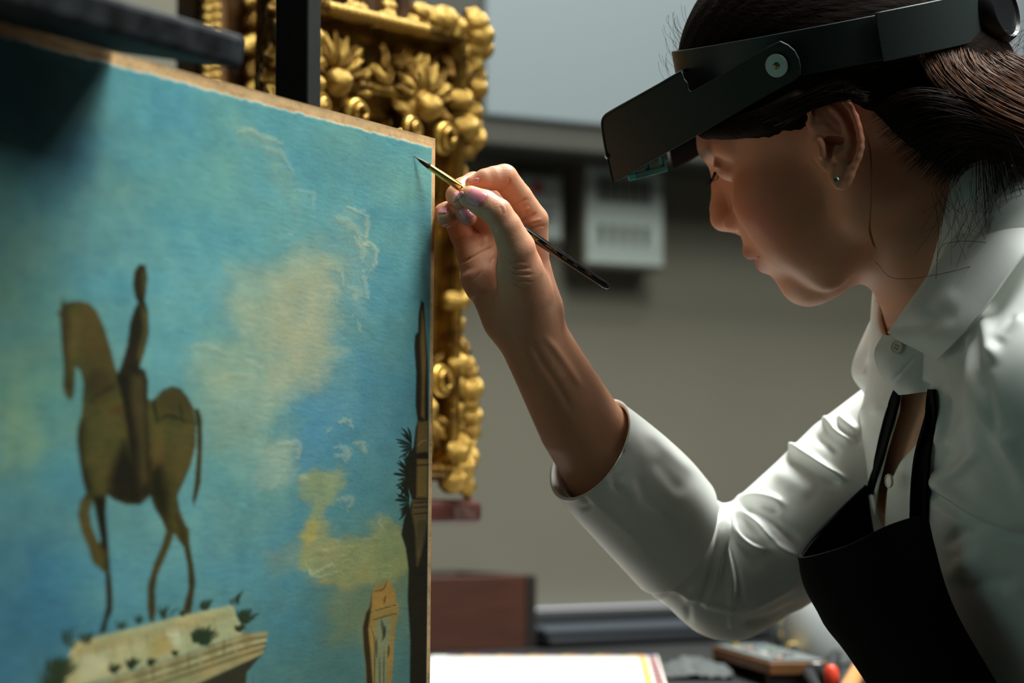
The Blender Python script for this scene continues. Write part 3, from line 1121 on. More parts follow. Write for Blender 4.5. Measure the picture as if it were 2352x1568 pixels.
def tuft(cx, cy, n, ln, c=(48, 64, 40), lean=0.0, wd=3.4, spread=.75):
    for q in range(int(n * 1.6)):
        a = -math.pi / 2 + lean + RNG.uniform(-spread, spread)
        l = ln * RNG.uniform(.5, 1)
        x0, y0 = cx + RNG.uniform(-.25, .25) * ln, cy + RNG.uniform(-.1, .1) * ln
        dab([(x0, y0), (x0 + math.cos(a) * l * .5, y0 + math.sin(a) * l * .55), (x0 + math.cos(a + .3) * l, y0 + math.sin(a + .2) * l)], wd, c, .85, warp=False)


for x, y, n, ln in ((560, 1430, 26, 36), (548, 1450, 14, 20), (470, 1480, 30, 48), (450, 1475, 14, 34), (300, 1535, 22, 28), (260, 1545, 18, 26), (345, 1528, 14, 20), (400, 1505, 12, 14), (130, 1560, 40, 60), (118, 1590, 30, 60), (470, 1400, 12, 28), (380, 1420, 6, 36), (275, 1445, 7, 24), (320, 1432, 6, 22), (200, 1480, 8, 34), (540, 1390, 5, 36), (160, 1490, 5, 60), (420, 1415, 5, 16)):
    tuft(x, y, n, ln)

# ruined tower at the right edge
S7 = lambda pts: [(780 + x / 1.7077, 650 + y / 1.7077) for x, y in pts]
tower = S7([(318, 66), (330, 78), (334, 160), (345, 300), (348, 600), (350, 1100), (346, 1640), (272, 1640), (275, 1400), (265, 1240), (268, 1120), (258, 1040), (240, 985), (250, 930), (268, 890), (282, 850), (262, 790), (250, 740), (262, 690), (288, 640), (296, 570), (304, 540), (296, 480), (298, 350), (291, 250), (294, 205), (306, 190), (308, 120)])
lay(tower, (42, 36, 22), 3, 1, warp=False)
AM = (150, 116, 58)
lay(S7([(322, 110), (332, 160), (338, 300), (332, 400), (330, 530), (320, 520), (322, 380), (316, 220)]), AM, 5, .8, warp=False)
lay(S7([(306, 545), (346, 540), (346, 660), (300, 665), (302, 610)]), (120, 96, 52), 4, .85, warp=False)
lay(S7([(302, 690), (345, 690), (342, 840), (300, 840)]), (134, 104, 50), 4, .85, warp=False)
lay(S7([(284, 850), (344, 850), (342, 940), (318, 1060), (302, 1110), (296, 980), (282, 900)]), (112, 92, 54), 5, .8, warp=False)
for yy_ in (676, 686, 715, 862, 880, 905):
    dab(S7([(292, yy_), (346, yy_ - 4)]), 3, (40, 32, 18), .8, warp=False, taper=False)
dab(S7([(300, 640), (322, 620), (346, 614)]), 2.5, (160, 130, 70), .8, warp=False)
for k in range(5):
    dab(S7([(306 + 7 * k, 930), (304 + 8 * k, 1040)]), 1.5, (60, 48, 28), .7, warp=False)
LEAF = (30, 34, 20)
for cx, cy, n in ((268, 640, 13), (255, 760, 17), (258, 860, 17)):
    for q in range(n):
        a = math.pi * (.62 + .8 * q / (n - 1)) + RNG.uniform(-.25, .25)
        l = RNG.uniform(28, 58)
        dab(S7([(cx + 12, cy + (q - n / 2) * 3), (cx + 12 + math.cos(a) * l * .6, cy + (q - n / 2) * 5 - math.sin(a) * l * .6), (cx + 8 + math.cos(a) * l, cy + (q - n / 2) * 7 - math.sin(a) * l * .8)]), 4.6, LEAF, .95, warp=False)
# broken column
S8 = lambda pts: [(520 + x / 2.579, 960 + y / 2.579) for x, y in pts]
lay(S8([(952, 950), (1000, 1030), (1000, 1080), (1015, 1100), (1018, 1160), (1000, 1230), (990, 1340), (985, 1440), (970, 1640), (830, 1640), (822, 1460), (810, 1360), (804, 1240), (825, 1150), (845, 1120), (862, 1020), (890, 985), (930, 970)]), (176, 140, 68), 2.5, 1, warp=False)
lay(S8([(862, 1020), (858, 1100), (848, 1180), (838, 1250), (852, 1400), (870, 1640), (830, 1640), (822, 1460), (810, 1360), (804, 1240), (825, 1150), (845, 1120)]), (44, 36, 24), 3, .95, warp=False)
lay(S8([(900, 1190), (965, 1175), (970, 1260), (950, 1400), (950, 1640), (880, 1640), (870, 1400), (880, 1240)]), (142, 152, 118), 5, .85, warp=False)
lay(S8([(862, 1030), (930, 1015), (952, 955), (996, 1030), (994, 1090), (862, 1140)]), (196, 140, 62), 4, .8, warp=False)
for pts, wd in (([(862, 1028), (925, 1012), (950, 960)], 2.5), ([(850, 1150), (930, 1125), (1010, 1105)], 2), ([(850, 1200), (930, 1175), (1016, 1155)], 2.5), ([(915, 1190), (930, 1280), (918, 1320)], 6), ([(938, 1230), (930, 1300)], 5),
                ([(885, 1300), (888, 1420)], 4), ([(960, 1340), (955, 1420)], 4), ([(905, 1400), (905, 1640)], 2), ([(930, 1350), (928, 1640)], 2), ([(850, 1230), (875, 1330), (872, 1640)], 2.5), ([(940, 1050), (930, 1100)], 3)):
    dab(S8(pts), wd, (58, 52, 36), .75, warp=False)

# weathering: weave, craquelure, uneven tone
hue = fbm(xx / 130., yy / 110., 8.8, 4) - .5
hue2 = fbm(xx / 40., yy / 55., 6.1, 3) - .5
col *= 1 + (hue * .9 + hue2 * .35)[:, None] * np.array([.75, .1, -.35])
col *= (1 + .22 * hue2 + .20 * mid + .14 * fine + .16 * stroke_n)[:, None]
cr = fbm(u_mm / 5.0, v_mm / 5.0, 12.0, 4)
crack = smooth01(1 - np.abs(cr - .5) / .012)
wt = smooth01((fbm(xx / 90., yy / 90., 3.3, 3) - .45) * 4)
col *= (1 - .16 * crack * wt)[:, None]
lum = (col @ np.array([.25, .6, .15]))[:, None]
col = (lum + (col - lum) * .92) * np.array([.81, .87, .84])
# raw linen border with a ragged paint edge
edge = np.minimum(v_mm - 6.6 - 2.2 * (fbm(u_mm / 5.0, v_mm / 40, 1.1, 4) - .5) - 0.6 * fine, u_mm * 1.0 - 4.6 - 1.0 * (fbm(v_mm / 6.0, u_mm / 40, 5.1, 3) - .5))
bare = smooth01(.5 - edge / .7)
pale = smooth01(1 - np.abs(edge - .5) / 1.0) * .28
thread = .5 + .25 * np.sin(u_mm * 8.5) * np.sin(v_mm * 8.5)
linen = (lin((212, 172, 124)) * (.72 + .4 * thread + .8 * mid + .5 * fine)[:, None])
linen = linen * (1 - .35 * smooth01(1 - v_mm / 3.2) * (v_mm < 8))[:, None] + 0
lc = smooth01((fbm(u_mm / 18, v_mm / 3, 2.2, 3) - .45) * 5)[:, None]
linen = linen * (1 - lc * .25) + lin((226, 196, 146)) * lc * .25
col = col * (1 - pale[:, None]) + lin((150, 200, 200)) * pale[:, None]
col = col * (1 - bare[:, None]) + linen * bare[:, None]
col = np.clip(col, .003, .95) * 1.0

relief = (.00032 * HT + .00010 * stroke_n + .00008 * fine - .00004 * crack * wt) * (1 - bare) + .00006 * (thread - .5) * bare + .00035 * (1 - bare)
Vf = Vc.reshape(-1, 3) + CN * relief[:, None]
nr, nc = A.shape
o = obj('painted_canvas', Vf, grid_faces(nr, nc), attr_mat('oil_paint', .55, bump=.08, bscale=900, spec=.2), easel_painting)
flip = (o.data.polygons[0].normal @ Vector(CN)) < 0
if flip:
    o.data.flip_normals()
color_attr(o, col)
# canvas edges and stretcher behind it
M_lin = mat('linen_edge', rgb(150, 112, 74), .9, noise=.2, nscale=90, bump=.4, bscale=900)
for nm, oo, aa, bb in (('top_edge', C_TR - CN * .0005, CA * CW, CB * .0015), ('side_edge', C_TR - CN * .0005, CA * .0015, CB * CH)):
    obj(nm, *box_basis(oo, aa, bb, -CN * .016), M_lin, easel_painting, smooth=False)
M_str = mat('stretcher_wood', rgb(168, 128, 84), .7, noise=.15, nscale=20)
for oo, aa, bb in ((C_TR, CA * CW, CB * .04), (C_TR + CB * (CH - .04), CA * CW, CB * .04), (C_TR + CB * .04, CA * .04, CB * (CH - .08)), (C_TR + CA * (CW - .04) + CB * .04, CA * .04, CB * (CH - .08))):
    obj('stretcher_bar', *box_basis(oo - CN * .002 + CA * .0016 + CB * .0016, aa * .99, bb * .98, -CN * .014), M_str, easel_painting, smooth=False)

# ------------------------------------------------------------------ easel: mast, shelf and top clamp
M_ebl = mat('easel_black', rgb(17, 18, 18), .5, noise=.2, nscale=30, bump=.1, bscale=200)
M_ewear = mat('easel_worn', rgb(62, 68, 72), .75, spec=.2, noise=.85, nscale=60, col2=rgb(20, 22, 24), stretch=(1, 1, 1))
d0, d1 = 1.50, 1.515
mL, mM, mR = P(631, 245, d0), P(708, 245, d0 - .006), P(737, 245, d0 + .020)
ea_ = (mM - mL)
ea_[2] = 0
eb_ = (mR - mM)
eb_[2] = 0
base = np.array([mL[0], mL[1], 0.0])
es = empty('easel', base + ea_ / 2)
tag(es, 'black wooden studio easel whose mast stands behind the painting', 'easel')
bevel(obj('mast', *box_basis(base, ea_, eb_, ZV * 1.75), M_ebl, es, smooth=False), .0015)
low = C_TR + CB * (CH + .002)
bevel(obj('shelf', *box_basis(low + CA * .02 - CN * .03, CA * (CW - .04), CN * .07, -ZV * .02), M_ebl, es, smooth=False), .002)
mc = base + ea_ / 2 + eb_ / 2
sc_ = low + CA * (CW * .5) - CN * .03 - ZV * .02
obj('shelf_bracket', *tube([mc + ZV * sc_[2], sc_ + ZV * .01], .008, 8), M_ebl, es)
for k in (-1, 1):
    foot = mc + ea_ / np.linalg.norm(ea_) * .30 * k
    obj('foot', *box_basis(foot * 1 - eb_ * .5 - ea_ * .2, (mc - foot) * .96, eb_, ZV * .05), M_ebl, es, smooth=False)
E1 = on_canvas(266, 122, .001)
E2 = P(557, 160, 1.100)
eb2 = E2 - E1
ea2 = CA.copy()
ea2 = ea2 - eb2 * (ea2 @ eb2) / (eb2 @ eb2)
up2 = np.cross(ea2, eb2)
up2 = up2 / np.linalg.norm(up2)
up2 = up2 if up2[2] > 0 else -up2
hh = .0165
arm = [E1, E2, E2 + ea2 * .32, E1 + ea2 * .32]
arm = [q - CA * 0 for q in arm]
v, f = hexa(arm + [q + up2 * hh for q in arm])
cl = bevel(obj("top_clamp", v, f, M_ewear, es, smooth=False), .003)
tag(cl, "worn grey clamp arm gripping the top of the canvas")
obj('clamp_arm', *tube([mc + ZV * 1.56, E1 + ea2 * .30 + eb2 * .2 + up2 * (hh + .002)], .009, 8), M_ebl, es)
# ------------------------------------------------------------------ gilded frames leaning behind the easel
M_gold = mat('gilding', rgb(158, 122, 52), .27, metal=.8, noise=.55, nscale=55, col2=rgb(88, 60, 26), bump=.5, bscale=140)
M_goldb = mat('gilding_bright', rgb(212, 176, 86), .25, metal=.65, noise=.35, nscale=70, col2=rgb(140, 102, 44), bump=.4, bscale=160)
M_goldd = mat('gilding_dull', rgb(104, 72, 34), .4, metal=.3, noise=.5, nscale=30, col2=rgb(56, 34, 16), bump=.3, bscale=90)


def mitred_rail(o, a, b, n, length, width, prof, inset=True):
    """moulding along a (outer edge) whose width runs along b; prof: (across, height)"""
    rows = []
    for t, h in prof:
        w = t * width
        rows.append((o + a * w + b * w + n * h, o + a * (length - w) + b * w + n * h))
    back = [(o - n * .012, o + a * length - n * .012), (o + a * width + b * width - n * .012, o + a * (length - width) + b * width - n * .012)]
    ring0 = [back[0][0]] + [r[0] for r in rows] + [back[1][0]]
    ring1 = [back[0][1]] + [r[1] for r in rows] + [back[1][1]]
    k = len(ring0)
    v = np.array(ring0 + ring1)
    f = [(i, (i + 1) % k, k + (i + 1) % k, k + i) for i in range(k)]
    f += [tuple(range(k - 1, -1, -1)), tuple(range(k, 2 * k))]
    me_n = np.cross(v[1] - v[0], v[k] - v[0])
    return v, f


def arc_profile(pts, n=26):
    return [tuple(q) for q in catmull(pts, n)]


_bead = {}


def copy_at(src, name, loc, scale, parent, rot=None):
    c = bpy.data.objects.new(name, src)
    COL.objects.link(c)
    c.location = tuple(loc)
    c.scale = scale if hasattr(scale, '__len__') else (scale,) * 3
    if rot is not None:
        c.rotation_euler = rot
    c.parent = parent
    c.matrix_parent_inverse = Matrix.Translation(Vector(parent['_abs'])).inverted()
    return c


def lump_mesh(name, m, kind, seed):
    """a carved leaf or bead of about 1 unit radius"""
    bm = bmesh.new()
    bmesh.ops.create_icosphere(bm, subdivisions=3, radius=1.0)
    rnd = random.Random(seed)
    ph = rnd.uniform(0, 6)
    for v in bm.verts:
        x, y, z = v.co
        if kind == 'leaf':
            a = math.atan2(y, x)
            lob = 1 + .16 * math.cos(5 * a + ph)
            v.co = (x * lob, y * lob * .8, z * .55 + .18 * math.cos(6 * a) * (x * x + y * y) - .25 * (x * x))
        elif kind == 'bud':
            v.co = (x * (1 - .25 * z), y * (1 - .25 * z), z * 1.05 + .06 * math.sin(9 * math.atan2(y, x)))
    me = bpy.data.meshes.new(name)
    bm.to_mesh(me)
    bm.free()
    me.materials.append(m)
    for p in me.polygons:
        p.use_smooth = True
    return me


LEAF_ME = [lump_mesh('leaf_%d' % q, M_goldb if q % 2 else M_gold, 'leaf', q) for q in range(4)]
BUD_ME = lump_mesh('bud', M_goldb, 'bud', 9)
BUD_D = lump_mesh('bud_dull', M_gold, 'bud', 5)

FTR = P(1016, 78, 1.85)
fl_ = P(710, 8, 1.73) - FTR
fl_[2] = 0
FA = fl_ / np.linalg.norm(fl_)
FB = P(1006, 1104, 1.84) - FTR
FHT = np.linalg.norm(FB)
FB = FB / FHT
FB = FB - FA * (FA @ FB)
FB /= np.linalg.norm(FB)
FN = np.cross(FA, FB)
FN = FN if FN[1] < 0 else -FN
FWD = .212
RW = .088
ff = empty('ornate_frame', FTR + FA * FWD / 2 + FB * FHT)
tag(ff, 'ornately carved gilded picture frame with shell corner, right behind the canvas', 'picture frame')
PRO = arc_profile([(0, .0), (.01, .022), (.08, .032), (.16, .026), (.22, .014), (.40, .008), (.55, .012), (.66, .024), (.74, .026), (.80, .016), (.86, .012), (.92, .014), (1.0, .002)], 40)
for nm, oo, aa, bb, ln in (('top_rail', FTR, FA, FB, FWD), ('bottom_rail', FTR + FB * FHT, FA, -FB, FWD), ('side_rail', FTR, FB, FA, FHT), ('side_rail', FTR + FA * FWD, FB, -FA, FHT)):
    v, f = mitred_rail(oo, aa, bb, FN, ln, RW, PRO)
    ob = obj(nm, v, f, M_gold, ff, sharp=50)
    bm = bmesh.new()
    bm.from_mesh(ob.data)
    bmesh.ops.recalc_face_normals(bm, faces=bm.faces)
    bm.to_mesh(ob.data)
    bm.free()
obj('dark_picture', *box_basis(FTR + FA * RW * .95 + FB * RW * .95 - FN * .004, FA * (FWD - 1.9 * RW), FB * (FHT - 1.9 * RW), -FN * .004), mat('dark_varnish', rgb(40, 28, 20), .3), ff, smooth=False)
Rf = Matrix(((FA[0], FB[0], FN[0]), (FA[1], FB[1], FN[1]), (FA[2], FB[2], FN[2])))
if Rf.determinant() < 0:
    Rf = Matrix(((-FA[0], FB[0], FN[0]), (-FA[1], FB[1], FN[1]), (-FA[2], FB[2], FN[2])))


def orn(me, nm, a, b, h, s, spin=0.0):
    e = (Rf @ Matrix.Rotation(spin, 3, 'Z')).to_euler()
    return copy_at(me, nm, FTR + FA * a + FB * b + FN * h, s, ff, e)


rr = random.Random(4)
# carved outer border: leaves and buds all along the edges
yb = .018
while yb < FHT - .012:
    s = rr.uniform(.0085, .0125)
    orn(LEAF_ME[rr.randrange(4)] if rr.random() < .6 else BUD_ME, 'carved_leaf', rr.uniform(-.001, .006), yb, .026 + rr.uniform(-.002, .004), (s, s * rr.uniform(1.0, 1.4), s * .9), rr.uniform(-.5, .5) + math.pi / 2)
    yb += s * rr.uniform(1.5, 2.0)
xa = .018
while xa < FWD:
    s = rr.uniform(.006, .0085)
    if xa < .05 or rr.random() < .7:
        orn(LEAF_ME[rr.randrange(4)], 'carved_leaf', xa, .004, .030, (s * 1.2, s, s), rr.uniform(-.4, .4))
    xa += s * 2.0
for q in range(16):
    orn(BUD_ME, 'bead', .062 + q * .0075, .0085, .0335, (.0046, .005, .005))
# scroll bosses, shell fans at the corners, leaf sprays towards them
for ca_, cb_, sg in ((.052, .066, 1), (FWD - .05, .06, 1), (.05, FHT - .055, -1)):
    for q in range(9):
        a = math.pi * (.08 + .84 * q / 8)
        da, db = math.cos(a) * .025, -math.sin(a) * .022 * sg
        orn(LEAF_ME[q % 4], 'shell_lobe', ca_ + da, cb_ + db, .026, (.0135, .0052, .008), math.atan2(db, da))
    orn(BUD_ME, 'boss', ca_, cb_ + .004 * sg, .030, (.011, .011, .012))
    th = np.linspace(0, 4.6 * math.pi, 60)
    for sd in (-1, 1):
        pts = np.array([FTR + FA * (ca_ + sd * (.022 + math.cos(t) * .012 * (1 - t / 20))) + FB * (cb_ + sg * (.026 + math.sin(t) * .012 * (1 - t / 20))) + FN * (.026 + .0008 * t) for t in th])
        v, f = tube(pts, np.linspace(.0042, .0022, 60), 8)
        obj('scroll', v, f, M_goldb, ff)
yb = .012
while yb < .20:
    s = rr.uniform(.009, .013)
    orn(LEAF_ME[rr.randrange(4)] if rr.random() < .6 else BUD_ME, 'carved_leaf', FWD - .006 + rr.uniform(-.006, .006), yb, .030 + rr.uniform(0, .008), (s, s * 1.3, s), rr.uniform(-.5, .5) + math.pi / 2)
    if rr.random() < .7:
        orn(BUD_ME, 'carved_knob', FWD - .020 + rr.uniform(-.004, .004), yb + .006, .034, (s * .7, s * .7, s * .7))
    orn(LEAF_ME[rr.randrange(4)], 'carved_leaf', FWD + .006 + rr.uniform(-.002, .005), yb + .003, .012 + rr.uniform(0, .014), (s, s * 1.2, s), rr.uniform(-.5, .5) + math.pi / 2)
    yb += s * 1.5
for lo_, hi_ in ((-.012, .100), (FHT - .108, FHT + .004)):
    b = lo_
    while b < hi_:
        s = rr.uniform(.0075, .0115)
        wv = .5 + .5 * math.sin((b - lo_) / (hi_ - lo_) * math.pi)
        orn(LEAF_ME[rr.randrange(4)] if rr.random() < .5 else BUD_ME, 'carved_leaf', -.004 - .013 * wv + rr.uniform(-.003, .002), b, .020 + rr.uniform(0, .008), (s, s * 1.1, s * .9), rr.uniform(0, 6))
        b += s * 1.15
for q in range(34):
    a, b = rr.choice([(rr.uniform(.012, .09), rr.uniform(.02, .1)), (rr.uniform(.02, .08), rr.uniform(.05, FHT - .03)), (rr.uniform(.05, FWD - .05), rr.uniform(.02, .08))])
    s = rr.uniform(.005, .010)
    orn(LEAF_ME[rr.randrange(4)], 'carved_leaf', a, b, .020 + rr.uniform(0, .006), (s * 1.5, s * .7, s * .8), rr.uniform(0, 6))
for (a, b, s) in ((-.016, .002, .014), (-.022, .012, .010), (-.012, -.008, .012), (.014, -.001, .010), (.030, -.004, .013), (.044, -.003, .011), (.060, -.006, .009), (.10, -.004, .007), (-.004, FHT - .012, .013), (.006, FHT - .002, .012), (.0, FHT - .03, .011), (-.006, FHT - .004, .009)):
    orn(BUD_ME, 'carved_knob', a, b, .026, (s, s, s))

# second frame: taller, behind to the left, dark picture with a reflective varnish
D2 = 2.0
G0, G1 = P(421, 300, D2), P(917, 300, D2 + .16)
GA = G1 - G0
GA[2] = 0
GW = np.linalg.norm(GA)
GA /= GW
GN = np.array([GA[1], -GA[0], 0.0])
GN = GN if GN[1] < 0 else -GN
zb_, zt_ = ZT, ZC + .72
GO = np.array([G0[0], G0[1], zt_])
gf = empty('tall_frame', np.array([G0[0], G0[1], zb_]) + GA * GW / 2)
tag(gf, 'tall gilded frame with beaded band and dark picture, cut by the top left edge', 'picture frame')
PRO2 = arc_profile([(0, 0), (.02, .020), (.14, .024), (.20, .030), (.34, .031), (.40, .022), (.6, .010), (.82, .014), (.9, .022), (.97, .020), (1, .004)], 36)
GH = zt_ - zb_
for nm, oo, aa, bb, ln in (('top_rail', GO, GA, -ZV, GW), ('bottom_rail', GO - ZV * GH, GA, ZV, GW), ('side_rail', GO, -ZV, GA, GH), ('side_rail', GO + GA * GW, -ZV, -GA, GH)):
    v, f = mitred_rail(oo, aa, bb, GN, ln, .072, PRO2)
    ob = obj(nm, v, f, M_goldd, gf, sharp=50)
    bm = bmesh.new()
    bm.from_mesh(ob.data)
    bmesh.ops.recalc_face_normals(bm, faces=bm.faces)
    bm.to_mesh(ob.data)
    bm.free()
obj('dark_picture', *box_basis(GO + GA * .066 - ZV * .066 + GN * .001, GA * (GW - .132), -ZV * (GH - .132), -GN * .006), mat('red_brown_varnish', rgb(64, 36, 28), .16, coat=.5, noise=.3, nscale=7), gf, smooth=False)
parts_n = 0
zz = ZC + .50
while zz > ZC + .24:
    for k in range(2):
        copy_at(BUD_ME, 'bead', GO * [1, 1, 0] + GA * (.0005 + .0095 * k) + ZV * (zz + .003 * k) + GN * .034, (.0048, .0048, .0048), gf)
    zz -= .0088
# carved leaf run on the inner lip, seen left of the mast
zz = ZC + .47
while zz > ZC + .25:
    s = rr.uniform(.008, .012)
    g = GO * [1, 1, 0] + GA * (.060 + rr.uniform(-.004, .004)) + ZV * zz + GN * .03
    copy_at(LEAF_ME[rr.randrange(4)], 'carved_leaf', g, (s * 1.1, s * .9, s * 1.5), gf, (rr.uniform(-.4, .4), rr.uniform(-.4, .4), WANG))
    if rr.random() < .8:
        copy_at(BUD_ME, 'carved_knob', g + GA * rr.uniform(.006, .014) - ZV * .008 + GN * .004, s * .7, gf)
    zz -= s * 1.9
obj('lip_moulding', *tube([GO * [1, 1, 0] + GA * .064 + ZV * (ZC + .7) + GN * .022, GO * [1, 1, 0] + GA * .064 + ZV * (ZT + .07) + GN * .022], .006, 10), M_gold, gf)
# pale panel edge between the frames and the cabinet
pa0, pa1 = P(922, 300, 2.46), P(948, 300, 2.47)
o = obj('pale_panel', *box_basis(np.array([pa0[0], pa0[1], ZT]), np.r_[(pa1 - pa0)[:2], 0] * .9 + 0, WD * -.02 + np.array([-.09, .03, 0]), ZV * .72), mat('pale_lilac_board', rgb(190, 180, 190), .6), smooth=False)
tag(bevel(o, .002), 'pale lilac board edge standing on the table between tall frame and cabinet', 'board')
# stand that carries the carved frame: its dark ledge shows past the canvas edge
M_led = mat('block_wood', rgb(70, 34, 28), .45, noise=.3, nscale=25)
b1 = P(1074, 1203, 1.85)
lh = (1203 - 1146) * KPX * 1.85 * SCL
fa2, fn2 = np.array([FA[0], FA[1], 0.0]), np.array([FN[0], FN[1], 0.0])
b1 = b1 - fn2 * .012
st = empty('display_stand', np.r_[(b1 + fa2 * .14)[:2], ZT])
tag(st, 'dark reddish wooden stand ledge with worn label under the carved frame', 'stand')
bevel(obj('ledge', *box_basis(b1 - fn2 * .03, fa2 * .30, fn2 * .06, ZV * lh), M_led, st, smooth=False), .007, 3)
obj('label', *box_basis(b1 + fn2 * .0302 + fa2 * .012 + ZV * lh * .22, fa2 * .03, fn2 * .0006, ZV * lh * .5), mat('label_worn', rgb(74, 50, 42), .6, noise=.5, nscale=90), st, smooth=False)
pz = b1[2] - ZT
obj('post', *box_basis(np.r_[(b1 + fa2 * .19 - fn2 * .015)[:2], ZT + .02], fa2 * .03, fn2 * .03, ZV * (pz - .018)), M_led, st, smooth=False)
bevel(obj('base', *box_basis(np.r_[(b1 + fa2 * .165 - fn2 * .035)[:2], ZT], fa2 * .08, fn2 * .07, ZV * .02), M_led, st, smooth=False), .003)
# ------------------------------------------------------------------ the woman: one continuous body
YAW = math.radians(22)
I_F, I_D = np.array([-.873, .488]), None
H_F = math.cos(YAW) * (-.873 * AX - .488 * AU) + math.sin(YAW) * AF
H_U = -.488 * AX + .873 * AU
H_L = -math.cos(YAW) * AF + math.sin(YAW) * (-.873 * AX - .488 * AU)
H_O = P(1990, 303, 1.45)
HM = np.stack([H_F, H_U, H_L])


def H(f, u, l=0.0):
    """a point of the head: forward, up, left, in millimetres from between the ears"""
    return H_O + (f * H_F + u * H_U + l * H_L) * .001


def hell(f, u, l, rf, ru, rl, tilt=0.0, yaw=0.0):
    c, s = math.cos(math.radians(tilt)), math.sin(math.radians(tilt))
    a, b = c * H_F + s * H_U, -s * H_F + c * H_U
    cy, sy = math.cos(math.radians(yaw)), math.sin(math.radians(yaw))
    a, e = cy * a + sy * H_L, -sy * a + cy * H_L
    return ell(H(f, u, l), (rf * .001, ru * .001, rl * .001), np.stack([a, b, e]))


def hrc(a, b, ra, rb):
    return rc(H(*a), H(*b), ra * .001, rb * .001)


def pch(pts, k=0.0):
    """chain through (px, py, d, radius px)"""
    return chain([P(x, y, d) for x, y, d, r in pts], [RP(r, d) for x, y, d, r in pts], k)


M1 = .001
head_ops = [('+', hell(0, 48, 0, 93, 78, 71, 13), 0),
            ('+', hell(38, 40, 0, 62, 54, 61), .012),
            ('+', hell(40, -8, 0, 60, 56, 54), .014),
            ('+', hell(70, -26, 0, 36, 40, 36), .014)]
for sg in (1, -1):
    head_ops += [('+', hrc((10, -38, 50 * sg), (62, -66, 26 * sg), 15, 14), .018),
                 ('+', hrc((8, -2, 56 * sg), (12, -40, 50 * sg), 14, 14), .016),
                 ('+', hell(62, -6, 40 * sg, 30, 24, 22), .014),
                 ('+', hell(60, -34, 34 * sg, 28, 28, 20), .016),
                 ('+', hrc((93, 40, 10 * sg), (74, 38, 44 * sg), 9, 9), .010)]
head_ops += [('+', hell(82, -66, 0, 17, 15, 20), .012),
             ('+', hrc((82, -64, 0), (68, -70, 0), 15, 12), .012),
             ('+', hrc((78, -66, 0), (40, -58, 0), 14, 22), .016),
             ('+', hell(82, -36, 0, 24, 22, 26), .012)]
for sg in (1, -1):
    head_ops += [('-', hell(100, 25, 32 * sg, 17, 10, 16), .012),
                 ('+', hell(79, 25, 32 * sg, 13.5, 12.5, 14), .002),
                 ('+', hrc((91.5, 29, 20 * sg), (87.5, 28.5, 44 * sg), 1.6, 1.6), .003)]
# nose, lips
head_ops += [('+', chain([H(95, 30, 0), H(103, 16, 0), H(111, 3, 0), H(113, -3, 0)], [.0075, .0068, .0076, .0088], .002), .009),
             ('+', hrc((112, -4, 0), (103, -15, 0), 8.0, 6.5), .004)]
for sg in (1, -1):
    head_ops += [('+', hell(102, -9, 11 * sg, 10, 7.5, 6.5), .004),
                 ('-', hell(106, -16.5, 6.0 * sg, 6.0, 4.2, 2.9), .002)]
head_ops += [('+', chain([H(94.5, -35, -24), H(105, -31.5, -9), H(107.5, -32, 0), H(105, -31.5, 9), H(94.5, -35, 24)], [.003, .005, .0052, .005, .003], .002), .004),
             ('+', chain([H(94, -38, -22), H(101.5, -43.5, -8), H(102.5, -44, 0), H(101.5, -43.5, 8), H(94, -38, 22)], [.003, .005, .0056, .005, .003], .002), .004),
             ('-', chain([H(96.5, -36.6, -25), H(107, -37.8, -9), H(110, -38.2, 0), H(107, -37.8, 9), H(96.5, -36.6, 25)], [.0008, .0012, .0014, .0012, .0008], .001), .0018)]


def EA(x, y, off=0.0):
    """a point of the near ear, from its place in the enlarged view of the ear"""
    return P(1840 + x / 6.033, 190 + y / 6.033, 1.3905 - .013 * x / 900 + off)


def ech(pts, off=0.0, k=.001):
    return chain([EA(p[0], p[1], off + (p[3] if len(p) > 3 else 0)) for p in pts], [p[2] * .0000451 for p in pts], k)


